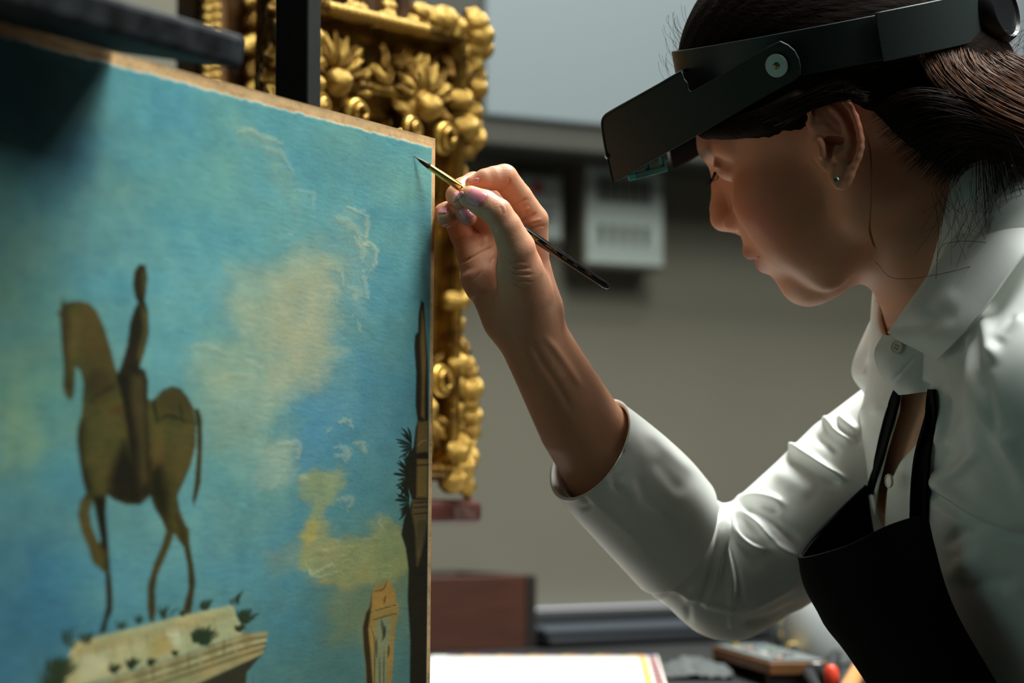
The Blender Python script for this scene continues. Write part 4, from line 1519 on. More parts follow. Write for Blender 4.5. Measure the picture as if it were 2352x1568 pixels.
ear_n = np.cross(EA(900, 700) - EA(0, 700), EA(400, 1000) - EA(400, 300))
ear_n /= np.linalg.norm(ear_n)
e_x = (EA(900, 700) - EA(0, 700))
e_x /= np.linalg.norm(e_x)
e_y = np.cross(ear_n, e_x)
ca15, sa15 = math.cos(math.radians(8)), math.sin(math.radians(8))
EM = np.stack([e_x * ca15 - e_y * sa15, e_x * sa15 + e_y * ca15, ear_n])
if (EA(400, 1000) - EA(400, 300)) @ e_y < 0:
    EM = np.stack([e_x * ca15 + e_y * sa15, -e_x * sa15 + e_y * ca15, ear_n])
ear_ops = [('+', ell(EA(480, 700, .0035), (.0160, .0285, .0034), EM), 0),
           ('+', ech([(330, 640, 190), (360, 1000, 170)], .010), .006),
           ('+', ech([(150, 560, 34, .004), (110, 420, 36), (130, 250, 38), (220, 160, 40), (340, 138, 42), (470, 165, 44), (590, 240, 46), (685, 345, 50), (750, 470, 52), (795, 620, 54), (825, 780, 56), (825, 900, 56), (795, 1030, 54), (740, 1150, 52), (690, 1280, 56), (640, 1380, 60)], -.0008), .0012),
           ('+', ech([(640, 1380, 62), (590, 1420, 70), (520, 1400, 74), (470, 1320, 80), (480, 1200, 80)], .0018), .002),
           ('+', ech([(560, 1280, 120), (600, 1150, 110), (620, 1050, 90)], .0034), .003),
           ('+', ech([(430, 330, 40), (540, 440, 46), (620, 570, 50), (668, 730, 52), (670, 860, 52), (610, 960, 50), (500, 1040, 52)], .0004), .0025),
           ('+', ech([(260, 470, 30), (380, 520, 34), (520, 600, 38)], .0014), .002),
           ('+', ech([(110, 560, 50, .003), (220, 640, 44, .001), (350, 680, 38), (470, 700, 26, .002)], .0008), .003),
           ('+', ech([(250, 820, 50), (285, 900, 56), (290, 1000, 52)], -.0006), .003),
           ('-', ech([(310, 780, 40), (420, 800, 62), (560, 800, 58)], .0030), .002),
           ('-', ech([(395, 800, 44), (400, 900, 50), (395, 1010, 34)], .0012), .002),
           ('-', ech([(190, 360, 26), (280, 450, 26), (400, 560, 24)], -.0006), .0015),
           ('-', ech([(300, 250, 40), (440, 270, 34), (590, 400, 26), (700, 600, 22), (750, 800, 20), (740, 950, 16)], -.0012), .0015)]
ear_f = union(ear_ops)
neck_ops = [('+', pch([(2066, 415, 1.455, 172), (2158, 560, 1.46, 166), (2260, 710, 1.465, 182)], .01), 0),
            ('+', rc(H(-6, -25, 34), P(2150, 760, 1.445), .012, .010), .012)]
TC = P(2425, 1150, 1.462)
T_A = -(P(2440, 1600, 1.462) - P(2240, 720, 1.462))
T_A /= np.linalg.norm(T_A)                         # up along the trunk
T_F = -AX * math.cos(math.radians(14)) - AF * math.sin(math.radians(14))
T_F = T_F - T_A * (T_F @ T_A)
T_F /= np.linalg.norm(T_F)                         # chest forward
T_L = np.cross(T_A, T_F)
T_L = T_L if T_L @ AF < 0 else -T_L                # her left, towards the camera
TM = np.stack([T_F, T_A, T_L])


def T(f, u, l):
    return TC + (f * T_F + u * T_A + l * T_L) * .001


torso_ops = [('+', ell(T(0, 0, 0), (.088, .24, .145), TM), 0),
             ('+', ell(T(6, -10, 62), (.082, .085, .070), TM), .03),
             ('+', ell(T(0, -10, -62), (.080, .085, .066), TM), .03),
             ('+', rc(T(-22, 110, 0), P(2480, 940, 1.335), .038, .05), .05),
             ('+', rc(T(-22, 105, 0), P(2110, 1020, 1.565), .036, .028), .05),
                          ('+', pch([(2480, 940, 1.335, 184), (2690, 1190, 1.27, 172), (2790, 1800, 1.25, 150)]), .02),
             ('+', pch([(2080, 1000, 1.565, 105), (1970, 1090, 1.567, 118), (1885, 1178, 1.566, 118), (1780, 1268, 1.565, 112), (1690, 1325, 1.562, 104), (1640, 1340, 1.56, 96)]), .03)]
head_f, neck_f, torso_f = union(head_ops), union(neck_ops), union(torso_ops)

# right forearm and hand
palm_ops = [('+', pch([(1240, 700, 1.440, 48), (1224, 600, 1.436, 38), (1225, 506, 1.431, 33)]), 0),
            ('+', pch([(1200, 710, 1.445, 56), (1192, 600, 1.448, 42), (1188, 508, 1.449, 33)]), .008),
            ('+', pch([(1180, 715, 1.445, 52), (1140, 600, 1.448, 42), (1136, 528, 1.452, 33)]), .008),
            ('+', pch([(1160, 720, 1.444, 50), (1108, 640, 1.441, 46), (1086, 585, 1.447, 36)]), .008),
            ('+', pch([(1203, 735, 1.442, 76), (1262, 845, 1.456, 84), (1330, 970, 1.478, 96), (1420, 1100, 1.51, 108), (1590, 1335, 1.56, 112)]), .014)]
FING = {'thumb': [(1081, 453, 1.3975, 27), (1112, 468, 1.394, 32), (1143, 488, 1.391, 33), (1163, 520, 1.393, 35), (1186, 570, 1.398, 43), (1193, 618, 1.407, 54), (1206, 672, 1.424, 64), (1212, 730, 1.438, 66)],
        'index': [(1085, 421, 1.4105, 17), (1113, 413, 1.412, 25), (1135, 409, 1.414, 27), (1158, 408, 1.417, 31), (1192, 452, 1.424, 30), (1226, 505, 1.431, 33)],
        'middle': [(1061, 464, 1.4105, 20), (1049, 449, 1.419, 25), (1062, 434, 1.428, 26), (1088, 424, 1.437, 29), (1140, 460, 1.445, 30), (1188, 508, 1.449, 33)],
        'ring': [(1076, 499, 1.410, 20), (1062, 487, 1.418, 23), (1052, 476, 1.427, 24), (1068, 470, 1.445, 27), (1100, 495, 1.451, 29), (1136, 528, 1.452, 33)],
        'pinky': [(1026, 503, 1.414, 20), (1019, 489, 1.424, 22), (1028, 486, 1.436, 23), (1044, 502, 1.448, 26), (1062, 540, 1.450, 28), (1086, 585, 1.447, 34)]}


def hand_f_make():
    pf = union(palm_ops)
    ff_ = {k: pch(v, .0015) for k, v in FING.items()}

    def f(p):
        d = None
        for k in ('index', 'middle', 'ring', 'pinky'):
            e = ff_[k](p)
            d = e if d is None else smin(d, e, .0008)
        q = smin(pf(p), ff_['thumb'](p), .006)
        return smin(d, q, .0022)
    return f


hand_f = hand_f_make()


def upper_f(p):
    d = smin(head_f(p), neck_f(p), .020)
    d = smin(d, torso_f(p), .030)
    return smin(d, ear_f(p), .0025)


def bounds(pts, pad):
    a = np.array(pts)
    return a.min(0) - pad, a.max(0) + pad


lo, hi = bounds([P(985, 365, 1.40), P(1500, 1240, 1.53), P(1000, 480, 1.455), P(1300, 480, 1.38), P(1200, 700, 1.47)], .012)
Vh, Fh = mesh_sdf(hand_f, lo, hi, .00085)
Vh = relax(Vh, Fh, 2, .5)
lo, hi = bounds([H(-110, 140, 0), H(130, -100, 90), H(130, -100, -90), T(110, 0, -165), T(-100, -200, 165)], .02)
hi[0] = P(2960, 784, 1.40)[0]
lo[1] = min(lo[1], P(2690, 1190, 1.19)[1])
lo = np.minimum(lo, np.minimum(P(1500, 1480, 1.47), P(1500, 1480, 1.60)))
hi[1] = max(hi[1], P(1600, 1200, 1.63)[1])
Vu, Fu = mesh_sdf(upper_f, lo, hi, .0019)
Vu = relax(Vu, Fu, 1, .4)
# finer head in place of the coarse one: cut both along one plane of the neck
cut_o, cut_n = P(2185, 625, 1.455), P(2120, 560, 1.46) - P(2050, 430, 1.455)
cut_n /= np.linalg.norm(cut_n)


def head_only(p):
    return np.maximum(upper_f(p), ((p - cut_o) @ cut_n).astype(np.float32) - .012)


lo, hi = bounds([H(f, u, l) for f in (-98, 124) for u in (-84, 132) for l in (-78, 80)], .004)
hi = np.maximum(hi, P(2250, 640, 1.53) + .01)
lo = np.minimum(lo, P(2000, 720, 1.40) - .0)
Vd, Fd = mesh_sdf(head_only, lo, hi, .00125)
Vd = relax(Vd, Fd, 1, .35)
keep = ((Vu - cut_o) @ cut_n)[Fu].max(1) > .006
Fu = Fu[keep]
used = np.unique(Fu)
mp = np.full(len(Vu), -1)
mp[used] = np.arange(len(used))
Vu, Fu = Vu[used], mp[Fu]

Nh = vnormals(Vh, Fh)
C5 = lambda pts: [(980 + x / 4.613, 360 + y / 4.613) for x, y in pts]
hand_strokes = [
    (C5([(770, 1040), (830, 1080), (930, 1110), (1060, 1110)]), 2.2, -.7), (C5([(790, 1100), (880, 1160), (1000, 1185), (1120, 1170)]), 2.2, -.8), (C5([(830, 1170), (930, 1230), (1050, 1250), (1150, 1235)]), 2.2, -.8),
    (C5([(860, 1240), (960, 1300), (1080, 1325), (1160, 1310)]), 2.2, -.6), (C5([(760, 980), (850, 1020), (960, 1040)]), 2.0, -.5), (C5([(900, 1320), (1000, 1380), (1120, 1390)]), 2.2, -.4),
    (C5([(800, 1060), (900, 1135), (1080, 1145)]), 2.5, .4), (C5([(850, 1130), (960, 1205), (1130, 1205)]), 2.5, .4), (C5([(860, 1200), (960, 1265), (1130, 1275)]), 2.5, .4),
    (C5([(300, 1150), (450, 1080), (600, 1000), (740, 930)]), 2.6, -1.0), (C5([(480, 1330), (600, 1200), (700, 1080), (750, 1000)]), 2.4, -.7), (C5([(240, 930), (330, 880), (420, 840)]), 2.4, -.6),
    (C5([(150, 750), (230, 730), (300, 690)]), 2.4, -.9), (C5([(870, 210), (880, 290), (820, 360), (750, 390)]), 2.4, -1.0), 
    (C5([(880, 530), (960, 500), (1080, 440)]), 2.5, -1.0), (C5([(1030, 720), (1120, 680), (1230, 660)]), 3.0, .8), (C5([(990, 690), (1090, 640), (1180, 590)]), 3.0, -.8), (C5([(1080, 780), (1180, 740), (1270, 730)]), 2.4, -.6),
    (C5([(1050, 560), (1080, 620), (1070, 660)]), 2.6, -.7), (C5([(1000, 600), (1040, 560), (1100, 540)]), 2.4, .5),
    (C5([(760, 520), (800, 560), (790, 620)]), 2.2, -.25), (C5([(820, 500), (850, 560), (840, 620)]), 2.2, -.25), (C5([(790, 500), (830, 550), (820, 600)]), 2.6, .25),
    (C5([(640, 410), (610, 500), (550, 545)]), 1.8, -.5), (C5([(740, 800), (700, 740), (620, 700)]), 3.5, -.8), (C5([(500, 800), (570, 860), (660, 900)]), 14, 1.6),
    (C5([(400, 1200), (470, 1350), (560, 1500)]), 22, 2.0), (C5([(740, 950), (735, 1100), (735, 1300), (745, 1500)]), 4.5, -1.3),
    ([(1245, 765), (1275, 800), (1310, 850), (1340, 900)], 9, 1.1), ([(1215, 770), (1245, 830), (1290, 900), (1320, 960)], 9, -.8), ([(1160, 735), (1180, 790), (1215, 850)], 12, -.7),
    ([(1180, 760), (1215, 840), (1260, 930)], 12, .6), ([(1130, 1000), (1300, 1020)], 6, 0)]
Vh = sculpt(Vh, Nh, hand_strokes)
fine_n = (fbm(Vh[:, 0] * 900, Vh[:, 1] * 900, Vh[:, 2] * 900, 2) - .5)
Vh = Vh + Nh * (fine_n * .00018)[:, None]
Nd = vnormals(Vd, Fd)
C3 = lambda pts: [(1600 + x / 3.7326, 300 + y / 3.7326) for x, y in pts]
Vd = sculpt(Vd, Nd, [(C3([(330, 800), (400, 940), (520, 1060), (600, 1140)]), 9, -.5), (C3([(180, 250), (230, 300), (300, 330)]), 5, -.5)])

# skin colour: warmer over knuckles, ear, cheek; lips darker
SK = np.array(rgb(218, 160, 126))


def skin_cols(V):
    n = fbm(V[:, 0] * 60, V[:, 1] * 60, V[:, 2] * 60, 3) - .5
    c = SK * (1 + .16 * n[:, None])
    c[:, 1] *= 1 - .10 * np.clip(n * 2, 0, 1)
    return c


ch, cd, cu = skin_cols(Vh), skin_cols(Vd), skin_cols(Vu)
hx, hy, _ = project(Vh)
for k, v in FING.items():
    for q in ((0, 3) if k != 'thumb' else (0, 2)):
        w = np.exp(-((np.linalg.norm(Vh - P(*v[q][:3]), axis=1) / .010) ** 2))[:, None] * .45
        ch = ch * (1 - w) + np.array(rgb(214, 132, 108)) * w
q = (Vd - H_O) @ HM.T * 1000


def redden(c, V, ctr, r, colr, a):
    w = np.exp(-((np.linalg.norm(V - ctr, axis=1) / r) ** 2))[:, None] * a
    return c * (1 - w) + np.array(rgb(*colr)) * w


cd = redden(cd, Vd, H(72, -14, 48), .030, (206, 116, 92), .55)
cd = redden(cd, Vd, EA(560, 500), .022, (216, 118, 92), .75)
lip = smooth01(1 - np.abs(np.hypot((q[:, 1] + 38) / 9.5, np.clip(np.abs(q[:, 2]) - 12, 0, 99) / 14)) + .35) * (q[:, 0] > 96) * (np.abs(q[:, 1] + 38) < 11)
cd = cd * (1 - .75 * lip[:, None]) + np.array(rgb(164, 84, 80)) * .75 * lip[:, None]
brow = np.exp(-((q[:, 1] - 40 - .004 * (q[:, 2]) ** 2 * 0) / 4.5) ** 2) * smooth01((np.abs(q[:, 2]) - 8) / 6) * smooth01((52 - np.abs(q[:, 2])) / 8) * (q[:, 0] > 50)
cd = cd * (1 - .75 * brow[:, None]) + np.array(rgb(50, 36, 28)) * .75 * brow[:, None]

M_skin = attr_mat('skin', .48, 'skin', bump=.10, bscale=1400, spec=.4, sss=.18)
nH, nD = len(Vh), len(Vd)
Vb = np.vstack([Vh, Vd, Vu])
Fb = np.vstack([Fh, Fd + nH, Fu + nH + nD])
person = obj('person', Vb, Fb, M_skin, None, origin=T(0, 0, 0))
tag(person, 'woman in a white shirt and black apron leaning in to retouch the painting', 'person')
color_attr(person, np.vstack([ch, cd, cu]), 'skin')

# finger nails laid on the finger ends
from mathutils.bvhtree import BVHTree
bvh = BVHTree.FromPolygons([Vector(x) for x in Vh], [tuple(int(i) for i in x) for x in Fh])
M_nail = mat('nail_pink', rgb(226, 138, 148), .2, coat=.5, sss=.1)


def nail(quad, seed=0):
    q = np.array(C5(quad))
    q = q.mean(0) + (q - q.mean(0)) * 1.16
    n = 13
    g = np.zeros((n, n, 3))
    ok = True
    for i in range(n):
        for j in range(n):
            u, v = 2 * i / (n - 1) - 1, 2 * j / (n - 1) - 1
            a, b = u * math.sqrt(1 - v * v * .26), v * math.sqrt(1 - u * u * .26)
            s, t = (a + 1) / 2, (b + 1) / 2
            p = (q[0] * (1 - s) + q[3] * s) * (1 - t) + (q[1] * (1 - s) + q[2] * s) * t
            r = KPX * (p[0] - 1176.0) * AX + KPX * (784.0 - p[1]) * AU + AF
            hit = bvh.ray_cast(Vector(CAMP), Vector(r).normalized())
            if hit[0] is None:
                ok = False
                g[i, j] = np.nan
            else:
                lift = .00055 * (1 - max(abs(u), abs(v)) ** 4) + .00012
                g[i, j] = np.array(hit[0]) + np.array(hit[1]) * lift
    if not ok:
        m = np.isnan(g[..., 0])
        src = np.argwhere(~m)
        if not len(src):
            return
        for i, j in np.argwhere(m):
            k = np.argmin(np.abs(src - [i, j]).sum(1))
            g[i, j] = g[src[k][0], src[k][1]]
    v, f = thicken(g, .0004)
    o = obj('fingernail', v, f, M_nail, person)


for qd in ([(470, 334), (418, 470), (545, 528), (648, 408)], [(466, 288), (520, 226), (558, 232), (536, 274)], [(292, 384), (388, 372), (372, 430), (278, 486)],
           [(332, 566), (416, 548), (498, 622), (404, 690)], [(116, 602), (142, 546), (224, 548), (206, 600)]):
    nail(qd)

# ear stud
c = EA(492, 1345, -.0050)
v1, f1 = lathe(c, -ear_n if ear_n @ (CAMP - c) < 0 else ear_n, [(-.004, .0004), (0, .0012), (.0006, .0019), (.0016, .0019), (.0022, .0013)], 8)
obj('ear_stud', v1, f1, mat('stud_crystal', rgb(120, 140, 134), .15, metal=.5), person, smooth=False)

# lashes of the near eye
parts = []
for i in range(16):
    l = 24 + i * 1.45
    a = H(92.5 - (l - 32) ** 2 * .012, 25.5, l)
    b = H(97 - (l - 32) ** 2 * .012, 21.5 - .8 * math.sin(i), l + (l - 33) * .18)
    c = H(100.5 - (l - 32) ** 2 * .012, 21.6 - .8 * math.sin(i), l + (l - 33) * .3)
    parts.append(tube(catmull([a, b, c], 6), np.linspace(.00022, .00006, 6), 4))
obj('eyelashes', *join_parts(parts), mat('lash_black', rgb(14, 12, 12), .6), person)['kind'] = 'stuff'

# ------------------------------------------------------------------ the fine brush in the hand
tip = on_canvas(950, 358, .0004)
end = P(1399, 661, 1.434)
bx = end - tip
BLN = np.linalg.norm(bx)
bx /= BLN
br = empty('fine_paint_brush', tip)
tag(br, 'slim black brush with a gilt ferrule held in the woman\'s fingers at the canvas', 'brush')
tt = lambda px: (px - 950) / (1399 - 950.0) * BLN
prof = [(0, .0001), (.003, .0004), (tt(966), .0012), (tt(978), .0017), (tt(986), .0018)]
bristle_path = [tip + bx * p[0] - AU * .0006 * (1 - p[0] / tt(986)) * 0 for p in prof]
obj('bristles', *tube(bristle_path, [p[1] for p in prof], 14), mat('sable_hair', rgb(92, 62, 34), .5, noise=.5, nscale=200, col2=rgb(24, 22, 18), stretch=(1, 1, 1)), br)
M_fer = mat('ferrule_gilt', rgb(255, 214, 116), .24, metal=1.0)
fp = [(tt(985), .0019), (tt(1015), .0022), (tt(1052), .0026), (tt(1054), .0024), (tt(1056), .0026), (tt(1060), .0026), (tt(1062), .0024), (tt(1064), .0026), (tt(1073), .0027)]
obj('ferrule', *tube([tip + bx * a for a, r in fp], [r for a, r in fp], 24), M_fer, br, sharp=25)
hp = [(tt(1071), .0024), (tt(1085), .0025), (tt(1130), .0029), (tt(1190), .00315), (tt(1240), .0030), (tt(1300), .0026), (tt(1350), .0023), (tt(1372), .0022), (tt(1388), .0022), (tt(1396), .0017), (tt(1399), .0006)]
obj('handle', *tube([tip + bx * a for a, r in hp], [r for a, r in hp], 24), mat('handle_lacquer', rgb(14, 15, 17), .25, coat=.5), br)
# gilt lettering along the handle
M_let = mat('handle_lettering', rgb(206, 150, 62), .35, metal=.5)
side = np.cross(bx, CAMP - (tip + bx * tt(1240)))
side /= np.linalg.norm(side)
side = side if side @ AU > 0 else -side
out = np.cross(bx, side)
out = out if out @ (CAMP - tip) > 0 else -out


def letter(text, px0, size, italic=0.0):
    cu_ = bpy.data.curves.new('lettering', 'FONT')
    cu_.body = text
    cu_.size = size
    cu_.shear = italic
    cu_.extrude = .00004
    o = bpy.data.objects.new('lettering', cu_)
    COL.objects.link(o)
    cu_.materials.append(M_let)
    dg = bpy.context.evaluated_depsgraph_get()
    me = bpy.data.meshes.new_from_object(o.evaluated_get(dg))
    bpy.data.objects.remove(o)
    s0_ = tt(px0)
    vs = []
    for v in me.vertices:
        x = s0_ + v.co.x
        r = np.interp(x, [a for a, _ in hp], [q for _, q in hp]) + .00005 + max(v.co.z, 0)
        a = (v.co.y - size * .30) / r + .05
        vs.append(tip + bx * x + r * (math.sin(a) * side + math.cos(a) * out))
    fs = [tuple(p.vertices) for p in me.polygons]
    obj('lettering', np.array(vs), fs, M_let, br, smooth=False)


letter('simel', 1212, .0034, .35)
letter('\u2013MAESTRO', 1246, .0020)
letter('Kolin', 1288, .0017)
letter('Sable', 1313, .0017)
letter('S. 0000', 1340, .0017)
# ------------------------------------------------------------------ hair
def inverse_head(p):
    q = (p - H_O.astype(np.float32)) @ HM.T.astype(np.float32) * 1000
    return q[:, 0], q[:, 1], q[:, 2]


SKIN_FU = [(150, 62), (104, 40), (84, 33), (59, 30), (38, 26), (20, 22), (10, 20), (4, 30), (-14, 22), (-24, 6), (-29, -20), (-37, -42), (-46, -60), (-60, -120), (150, -120)]
hair_cap = union([('+', hell(4, 56, 0, 95, 85, 76, 13), 0), ('+', hell(-45, 10, 0, 50, 56, 54, 20), .03), ('+', rc(H(-62, -6, 0), P(2330, 400, 1.45), .042, .030), .03),
                  ('+', pch([(1622, 294, 1.435, 26), (1690, 290, 1.412, 31), (1765, 274, 1.397, 32), (1830, 240, 1.387, 28)]), .006)])


ear_room = ell(EA(480, 640, -.008), (.0205, .034, .022), EM)


def hair_f(p):
    d = hair_cap(p)
    f, u, l = inverse_head(p)
    wob = 2.2 * np.sin(f * .35) + 1.5 * np.sin(f * .9 + 1)
    face = poly_sd(f.astype(float), (u + wob * .4).astype(float), SKIN_FU).astype(np.float32) * .001
    d = smax(d, -face, .004)
    d = smax(d, -ear_room(p), .003)
    # combed grooves running back towards the tie
    ang = np.arctan2(u - 20, np.abs(l) + 20)
    g = np.sin(ang * 60 + .05 * f + 2.0 * np.sin(f * .03 + ang * 7))
    return d + (.00018 * g).astype(np.float32)


lo, hi = bounds([H(f, u, l) for f in (-108, 104) for u in (-60, 146) for l in (-80, 80)], .004)
hi[0] = P(2430, 500, 1.5)[0]
Vx, Fx = mesh_sdf(hair_f, lo, hi, .0016)
Vx = relax(Vx, Fx, 1, .3)
M_hair = mat('hair_dark', rgb(30, 20, 14), .75, noise=.4, nscale=120, spec=.08, bump=.5, bscale=60, stretch=(1, 6, 6))
hair = obj('hair', Vx, Fx, M_hair, person)


def strands(n, starts, mids, ends, rad, mcol, name, jit=.004, pts=12):
    parts = []
    for q in range(n):
        t = RNG.random()
        def at(c):
            c = np.asarray(c, float)
            i = min(int(t * (len(c) - 1)), len(c) - 2)
            w = t * (len(c) - 1) - i
            return c[i] * (1 - w) + c[i + 1] * w
        line = [at(starts)] + [at(m) for m in mids] + [at(ends)]
        j = RNG.normal(0, 1, 3) * jit
        line = [a + j * k / (len(line) - 1) + RNG.normal(0, .0008, 3) for k, a in enumerate(line)]
        c = catmull(line, pts * 2)[int(RNG.random() * pts * .9):]
        c = c[np.linspace(0, len(c) - 1, pts).astype(int)]
        r = rad * RNG.uniform(.6, 1.4) * np.r_[np.linspace(.12, 1, 3), np.ones(pts - 5), .7, .3]
        parts.append(tube(c, r, 5, False))
    o = obj(name, *join_parts(parts), mcol, hair)
    o['kind'] = 'stuff'
    return o


M_hair_lit = mat('hair_lit', rgb(128, 78, 40), .36, noise=.55, nscale=260, col2=rgb(56, 32, 18), spec=.5)  # strands that catch the light: same dark hair, light painted in as brighter brown
M_hair_unlit = mat('hair_unlit', rgb(40, 26, 18), .5, noise=.5, nscale=200, spec=.25)  # remaining strands of that hair, shade painted in as a darker brown
under = [P(2104, 114, 1.3800), P(2150, 104, 1.3800), P(2200, 92, 1.3880), P(2240, 80, 1.4030), P(2262, 72, 1.4180), P(2285, 55, 1.430)]
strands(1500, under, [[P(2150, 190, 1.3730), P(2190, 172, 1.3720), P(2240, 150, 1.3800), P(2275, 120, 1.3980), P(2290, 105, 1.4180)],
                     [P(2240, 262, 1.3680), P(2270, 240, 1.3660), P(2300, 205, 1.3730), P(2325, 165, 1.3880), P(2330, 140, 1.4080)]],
        [P(2420, 330, 1.3730), P(2425, 310, 1.3680), P(2430, 280, 1.3730), P(2430, 230, 1.3830), P(2425, 200, 1.3980)], .00030, M_hair_lit, 'lit_strands', .0035)
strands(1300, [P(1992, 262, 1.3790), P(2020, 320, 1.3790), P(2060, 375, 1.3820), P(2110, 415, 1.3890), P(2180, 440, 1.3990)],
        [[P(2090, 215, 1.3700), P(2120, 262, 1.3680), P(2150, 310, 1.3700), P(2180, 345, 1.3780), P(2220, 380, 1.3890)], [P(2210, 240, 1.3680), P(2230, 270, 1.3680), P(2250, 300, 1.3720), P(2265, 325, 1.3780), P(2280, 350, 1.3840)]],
        [P(2400, 320, 1.3740), P(2400, 330, 1.3740), P(2405, 345, 1.3740), P(2405, 360, 1.3790), P(2405, 370, 1.3840)], .00022, M_hair_unlit, 'nape_strands', .004)
strands(160, [P(2230, 240, 1.375), P(2300, 270, 1.375)], [[P(2262, 320, 1.376), P(2330, 330, 1.376)]], [P(2285, 440, 1.384), P(2372, 420, 1.38)],   .00022, M_hair_unlit, 'hanging_strands', .008)
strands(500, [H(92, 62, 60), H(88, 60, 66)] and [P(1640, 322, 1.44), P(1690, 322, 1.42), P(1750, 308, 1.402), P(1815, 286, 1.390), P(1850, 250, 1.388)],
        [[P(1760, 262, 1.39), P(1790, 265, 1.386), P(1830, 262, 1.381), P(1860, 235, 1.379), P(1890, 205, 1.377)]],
        [P(1930, 190, 1.374), P(1940, 195, 1.374), P(1960, 205, 1.374), P(1975, 215, 1.374), P(1990, 225, 1.374)], .00028, M_hair_unlit, 'temple_strands', .0015)
# flyaway hairs at the forehead, neck and nape
fly = []
for q in range(34):
    f0, u0 = RNG.uniform(60, 92), 0
    a = H(f0, 56 + math.sqrt(max(0, 1 - ((f0 - 4) / 97) ** 2)) * 84 + .2 * f0 - 4, RNG.uniform(-30, 40))
    b = a + (H_F * RNG.uniform(.001, .004) - H_U * RNG.uniform(.003, .010))
    c = b + (H_F * RNG.uniform(-.003, .001) - H_U * RNG.uniform(.006, .016) + RNG.normal(0, .001, 3))
    fly.append(tube(catmull([a, b, c], 8), .00010, 4, False))
for q in range(70):
    x, y = RNG.uniform(2150, 2340), RNG.uniform(395, 470)
    a = P(x, y, 1.385)
    b = P(x + RNG.uniform(-30, 20), y + RNG.uniform(20, 70), 1.378)
    c = P(x + RNG.uniform(-60, 40), y + RNG.uniform(60, 150), 1.374)
    fly.append(tube(catmull([a, b, c], 8), .00010, 4, False))
for q in range(40):
    x, y = RNG.uniform(2270, 2350), RNG.uniform(90, 170)
    a = P(x, y, 1.40)
    b = P(x + RNG.uniform(0, 25), y - RNG.uniform(5, 40), 1.40)
    c = P(x + RNG.uniform(20, 70), y - RNG.uniform(-20, 60), 1.40)
    fly.append(tube(catmull([a, b, c], 8), .00009, 4, False))
for pts in ([(2150, 600), (2170, 560), (2250, 555), (2315, 575), (2322, 590), (2290, 610)], [(2010, 600), (2060, 640), (2200, 620), (2300, 580), (2345, 540)], [(2140, 440), (2155, 520), (2150, 640)]):
    fly.append(tube(catmull([P(x, y, 1.372) for x, y in pts], 24), .00016, 4, False))
obj('flyaway_hairs', *join_parts(fly), M_hair_unlit, hair)['kind'] = 'stuff'
gold = []
for q in range(7):
    dx = q * 1.3
    pts = [(1984 + dx * .2, 285, 1.384), (1997 + dx * .5, 350, 1.381), (2001 + dx * .3, 430, 1.380), (1998 + dx * .2, 500, 1.380), (1996 + dx * .6, 530, 1.380), (2004 + dx, 560 + 2 * q, 1.380)]
    gold.append(tube(catmull([P(*p) for p in pts], 18), .00022, 4, False))
obj('loose_lock', *join_parts(gold), mat('hair_gold', rgb(120, 82, 38), .4), hair)['kind'] = 'stuff'

# ------------------------------------------------------------------ white shirt
M_shirt = mat('shirt_satin', rgb(242, 245, 240), .48, sheen=.2, bump=.06, bscale=1500, noise=.02, nscale=20)
M_hole = mat('thread_shade', rgb(120, 120, 104), .8)
OPEN = [(2072, 880), (2140, 880), (2122, 975), (2106, 1019), (2068, 1060), (2051, 1095), (2039, 1118), (2034, 1170), (2030, 1260), (2006, 1260), (2012, 1170), (2019, 1118), (2036, 1048), (2050, 1001), (2068, 943)]
sh_ops = [('+', ell(T(0, 0, 0), (.099, .26, .158), TM), 0),
          ('+', ell(T(8, -12, 62), (.092, .098, .080), TM), .03),
          ('+', ell(T(2, -12, -62), (.090, .098, .076), TM), .03),
          ('+', rc(T(-22, 112, 0), P(2480, 940, 1.335), .050, .064), .04),
          ('+', rc(T(-22, 105, 0), P(2105, 1020, 1.565), .048, .036), .05),
          ('+', pch([(2480, 940, 1.335, 244), (2690, 1190, 1.27, 244), (2790, 1800, 1.25, 210)]), .02),
          ('+', rc(T(0, -200, 0), T(-40, -420, 0), .15, .16), .05),
          ('-', pch([(2080, 480, 1.458, 185), (2225, 680, 1.462, 205)]), .006)]
sh_base = union(sh_ops)


def shirt_f(p):
    d = sh_base(p)
    px, py, dd = project(p.astype(float))
    o = poly_sd(px, py, OPEN)
    fw = (p - TC) @ T_F
    o = np.where((dd < 1.56) & (fw > .045), o * KPX * SCL * 1.45, np.abs(o) * .0003 + .02).astype(np.float32)
    return smax(d, -o, .0012)


